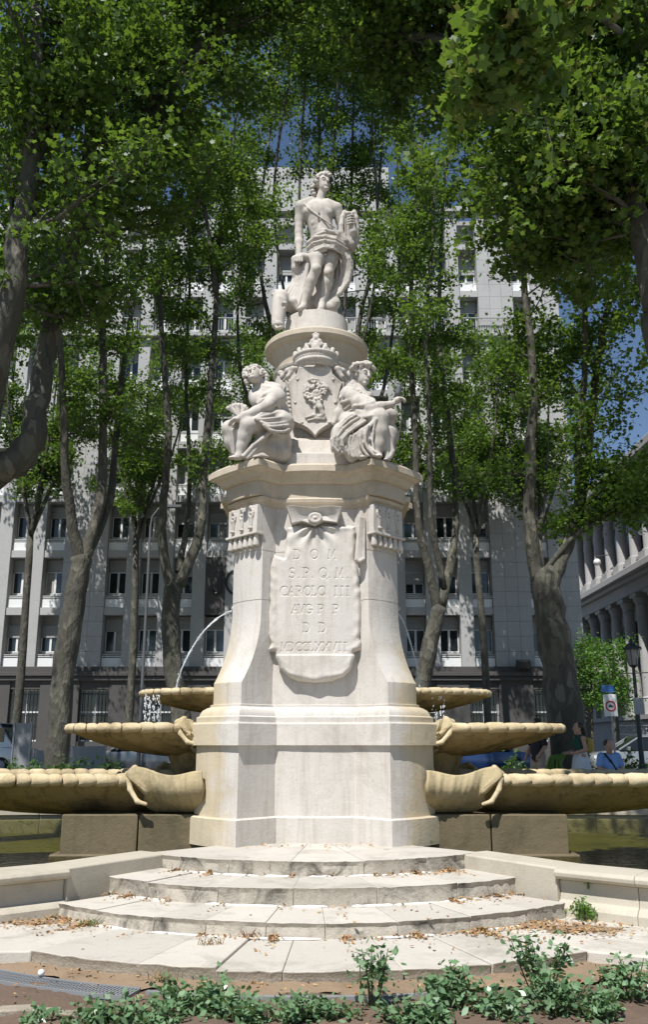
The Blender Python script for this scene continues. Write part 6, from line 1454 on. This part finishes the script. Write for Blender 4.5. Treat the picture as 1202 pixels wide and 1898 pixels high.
ROSES = [(362, 1872, .30, .26, 300, 'bushy rose plant in the bed, left of the cracked slab'), (225, 1893, .26, .15, 140, 'low rose plant at the bottom edge, left of the bushiest left rose'), (95, 1898, .22, .10, 70, 'tiny rose plant in the bottom left corner'), (525, 1892, .26, .17, 150, 'low rose plant at the bottom edge just left of centre'), (625, 1890, .16, .18, 80, 'small rose plant at the bottom edge at the centre'),
         (692, 1865, .13, .42, 130, 'tall thin rose shoot just right of centre'), (745, 1893, .2, .16, 110, 'low rose plant beside the tall central shoot'), (850, 1868, .24, .33, 300, 'bushy rose plant right of the tall central shoot'), (930, 1890, .22, .2, 160, 'low rose plant at the bottom edge, right of centre'), (1005, 1850, .2, .46, 190, 'tall rose plant with upright shoots at the right'), (1040, 1875, .3, .28, 300, 'wide rose plant low at the right'), (1120, 1885, .22, .2, 170, 'low rose plant in the bottom right, below the wide one'), (1175, 1850, .22, .38, 240, 'rose plant at the right edge'), (290, 1896, .2, .13, 110, 'low rose plant at the bottom edge, under the bushiest left rose'), (440, 1890, .2, .17, 140, 'low rose plant at the bottom edge, right of the bushiest left rose'), (575, 1880, .14, .15, 80, 'small rose plant left of the tall central shoot'), (800, 1894, .18, .16, 110, 'low rose plant at the bottom edge under the bushy right one'), (160, 1896, .16, .12, 80, 'small rose plant at the bottom edge, second from the left corner')]
for k, (px, py, rx, h, n, lab) in enumerate(ROSES):
    g = G(px, py, -.01); shrub((g.x, g.y, -.015), rx, rx * .6, h * .78, int(n * 1.8), .058, 'rose', 'rose_bush', lab, 'rose bush', 'rose bushes in the front bed', seed=100 + k, stems=max(8, n // 14), dome=h < .4, droop=.9)
for k, (px, Y, rx, h, n, lab) in enumerate(((110, 19.0, .5, .85, 600, 'leafy shrub beyond the left basin, nearest the left trunk'), (150, 18.7, .6, .92, 800, 'sunlit leafy shrub beyond the left basin, in the middle'), (196, 19.2, .5, .88, 600, 'leafy shrub beyond the left basin, rightmost'), (955, 19.5, .5, .95, 600, 'small leafy shrub beyond the right basin'), (1165, 22, 1.2, 1.0, 1000, 'dark hedge shrub behind the seated person'), (1080, 24, 1.0, 1.0, 700, 'dark low hedge shrub behind the person in green'), (40, 22, 1.0, .9, 700, 'dark low shrub at the left edge'))):
    shrub((X_at(px, Y), Y, .42), rx, rx * .6, h, n, .11, 'hedge', 'shrub', lab, 'shrub', 'shrubs beyond the pool', seed=200 + k, stems=26)
shrub((2.27, 8.30, .1), .12, .09, .2, 420, .03, 'bright', 'weed', 'bright green weed at the foot of the right pool wall', 'weed', seed=301, stems=14)
g = P(1090, 1640, 8.42); shrub((g.x, g.y, .36), .05, .04, .1, 60, .025, 'bright', 'weed', 'small green weed growing from the right coping joint', 'weed', seed=302, stems=7)
for k, (px, py, z, lab) in enumerate(((165, 1716, .1, 'grass tuft on the lowest step near the left wall'), (388, 1752, .1, 'dry grass tuft on the lowest step left of centre'), (297, 1815, .03, 'dry tuft at the foot of the lowest step, left'), (464, 1738, .1, 'brown tuft against the second step'), (788, 1563, .5, 'small weed at the right foot of the pedestal'))):
    g = G(px, py, z); m = MB(); r = random.Random(k)
    for _ in range(26):
        b = Vector((g.x + r.gauss(0, .05), g.y + r.gauss(0, .015), z)); e = b + Vector((r.gauss(0, .04), r.gauss(-.01, .02), r.uniform(.02, .075))); m.tube([b, (b + e) / 2 + Vector((0, 0, .012)), e], [.003, .0025, .001], 4, caps=False)
    tag(m.build('grass_tuft', plain('tuft_%d' % k, [(.12, .16, .05), (.24, .17, .08), (.26, .19, .09), (.2, .1, .05), (.1, .18, .04)][k], .8), None, (g.x, g.y, z)), lab, 'grass tuft', 'tufts on the steps')

# ------------------------------------------------------------------ litter of dry leaves and sand on the steps
rl = np.random.default_rng(77); pos = []
def litter(cy, R, z, a0, a1, n, w_=.09):
    a = np.radians(rl.uniform(a0, a1, n)); d = rl.exponential(w_ * .8, n) + .004; a += np.radians(2.5) * np.sin(a * 37)
    pos.append(np.stack([FX + (R + d) * np.sin(a), cy - (R + d) * np.cos(a), z + .006 + rl.uniform(0, .03, n) * np.exp(-d / .06)], 1))
litter(10.97, 3.4, .1, 20, 39, 620, .13); litter(10.97, 3.4, .1, 4, 22, 160, .05); litter(10.97, 3.4, .1, -41, -29, 260, .12); litter(10.97, 3.4, .1, -14, -3, 120, .05)
litter(11.34, 3.06, .218, 22, 41, 330, .1); litter(11.34, 3.06, .218, -41, -27, 150, .08); litter(11.41, 2.42, .364, 16, 38, 260, .07); litter(11.41, 2.42, .364, -37, -22, 130, .06); litter(11.41, 2.42, .364, -20, 15, 40, .05)
litter(11.66, 1.4, .5, -40, 44, 60, .12); litter(10.57, 4.0, .015, -33, 33, 160, .12); litter(10.57, 4.2, .012, -30, 34, 110, .5); litter(11.34, 3.06, .218, -25, 20, 60, .3); litter(10.97, 3.4, .1, -38, 38, 120, .35)
a_ = G(1000, 1720, .1); pos.append(np.stack([rl.normal(2.15, .22, 380), rl.normal(7.9, .16, 380), .104 + rl.uniform(0, .03, 380)], 1)); pos.append(np.stack([rl.normal(-2.45, .2, 220), rl.normal(8.2, .14, 220), .104 + rl.uniform(0, .03, 220)], 1))
lo_ = link('dry_leaf_litter', leaves_mesh('dry_leaf_litter', np.concatenate(pos), .042, M['dry'], 'oval', (0, 0, 0), 1.6, rl, 1.0)); tag(lo_, 'scattered brown dry leaves lying along the steps', 'leaf litter', kind='stuff')
# sand washed along the foot of the lowest step
m = MB(); V_ = []; na, nr = 90, 6
for i in range(na + 1):
    a = rad(-37 + 74 * i / na); wd = .22 + .06 * math.sin(i * .37) + .04 * math.sin(i * 1.3) + (.25 * max(0, (i / na - .72)) / .28)
    for j in range(nr + 1):
        t_ = j / nr; rr_ = 3.985 + wd * t_; p = arc_pt(10.57, rr_, a, 0.03 * (1 - t_ ** 2) - .006 + random.uniform(-.006, .006)); V_.append(p)
m.add(V_, [(i * (nr + 1) + j, i * (nr + 1) + j + 1, (i + 1) * (nr + 1) + j + 1, (i + 1) * (nr + 1) + j) for i in range(na) for j in range(nr)])
tag(m.build('sand_strip', M['sand'], smooth=180), kind='structure')
for cx, cy_, rx, ry, z in ((2.12, 7.95, .34, .15, .1), (1.72, 8.08, .26, .09, .1), (-2.5, 8.22, .26, .13, .1), (1.35, 8.35, .2, .06, .1)):
    m = MB(); rings = []; ph = [random.uniform(0, 6.28) for _ in range(4)]
    for q, hh in ((1, -.004), (.8, .004), (.55, .010), (.3, .016), (.05, .018)): rings.append([(cx + rx * q * math.cos(a) * (1 + .22 * math.sin(3 * a + ph[0]) + .12 * math.sin(7 * a + ph[1])), cy_ + ry * q * math.sin(a) * (1 + .25 * math.sin(4 * a + ph[2]) + .15 * math.sin(9 * a + ph[3])), z + hh + random.uniform(0, .005)) for a in [2 * math.pi * k / 44 for k in range(44)]])
    tag(m.loft(rings, caps=False).build('sand_drift', M['sand'], smooth=180), kind='stuff')
# drain grate, edging and a few stones in the bed
t = thing('drain_grate', (G(140, 1825, .04).x, G(140, 1825, .04).y, .03), 'curved grey metal drain grate in front of the lowest step, left', 'grate')
def band(m, R0, R1, a0, a1, z0, z1, n=24):
    for i in range(n):
        a, b = rad(a0 + (a1 - a0) * i / n), rad(a0 + (a1 - a0) * (i + 1) / n); v = []
        for z in (z0, z1): v += [arc_pt(10.57, R0, a, z), arc_pt(10.57, R0, b, z), arc_pt(10.57, R1, b, z), arc_pt(10.57, R1, a, z)]
        m.add(v, [(0, 1, 2, 3), (7, 6, 5, 4), (0, 4, 5, 1), (2, 6, 7, 3)])
    return m
g = MB(); GA0, GA1 = -37.5, -15.5
band(g, 4.22, 4.235, GA0, GA1, -.02, .012).build('frame_bar', M['grey'], t, smooth=0); g = band(MB(), 4.425, 4.44, GA0, GA1, -.02, .012); g.build('frame_bar', M['grey'], t, smooth=0)
g = MB(); nb = 62
for i in range(nb + 1):
    a = rad(GA0 + (GA1 - GA0) * i / nb); d = .0016; v = [arc_pt(10.57, R, a + q, z) for z in (-.01, .008) for R, q in ((4.235, -d), (4.235, d), (4.425, d), (4.425, -d))]
    g.add(v, [(0, 1, 2, 3), (7, 6, 5, 4), (0, 4, 5, 1), (1, 5, 6, 2), (2, 6, 7, 3), (3, 7, 4, 0)])
for R in (4.28, 4.33, 4.38): band(g, R - .005, R + .005, GA0, GA1, -.012, .006)
tag(g.build('bars', M['grey'], t, smooth=0), kind='stuff')
band(MB(), 4.215, 4.445, GA0, GA1, -.05, -.016).build('trough', M['dark'], t, smooth=0)
e = band(MB(), 4.26, 4.30, -14.5, 14, -.03, .012).build('metal_edging', M['grey'], None); tag(e, 'flat grey metal edging strip along the flower bed', 'edging')
for k, (px, py, s_, lab) in enumerate(((30, 1858, .14, 'pale flat stone at the bed corner, leftmost'), (85, 1862, .12, 'pale flat stone below the grate, middle of three'), (128, 1866, .1, 'pale flat stone below the grate, rightmost of three'))):
    g_ = G(px, py, .04); o = MB().box((g_.x, g_.y, -.01), (s_ * 1.5, s_ * .8, .05), rz=.2 - .1 * k).build('paving_stone', M['rough'], None, (g_.x, g_.y, .02)); bevel(o, .012); tag(o, lab, 'stone', 'loose stones by the grate')
g_ = G(76, 1803, .036); tag(MB().ball((g_.x, g_.y, .036), .024, 16, 12).build('ball', M['white'], None, (g_.x, g_.y, .012), smooth=180), 'small white ball lying on the drain grate', 'ball')
g_ = G(885, 1660, .23); o = MB().box((g_.x, g_.y, .26), (.022, .004, .075), ry=-.3, rx=.3).build('paper_scrap', M['white'], None, (g_.x, g_.y, .22)); tag(o, 'white paper scrap on the third step at the right', 'paper')
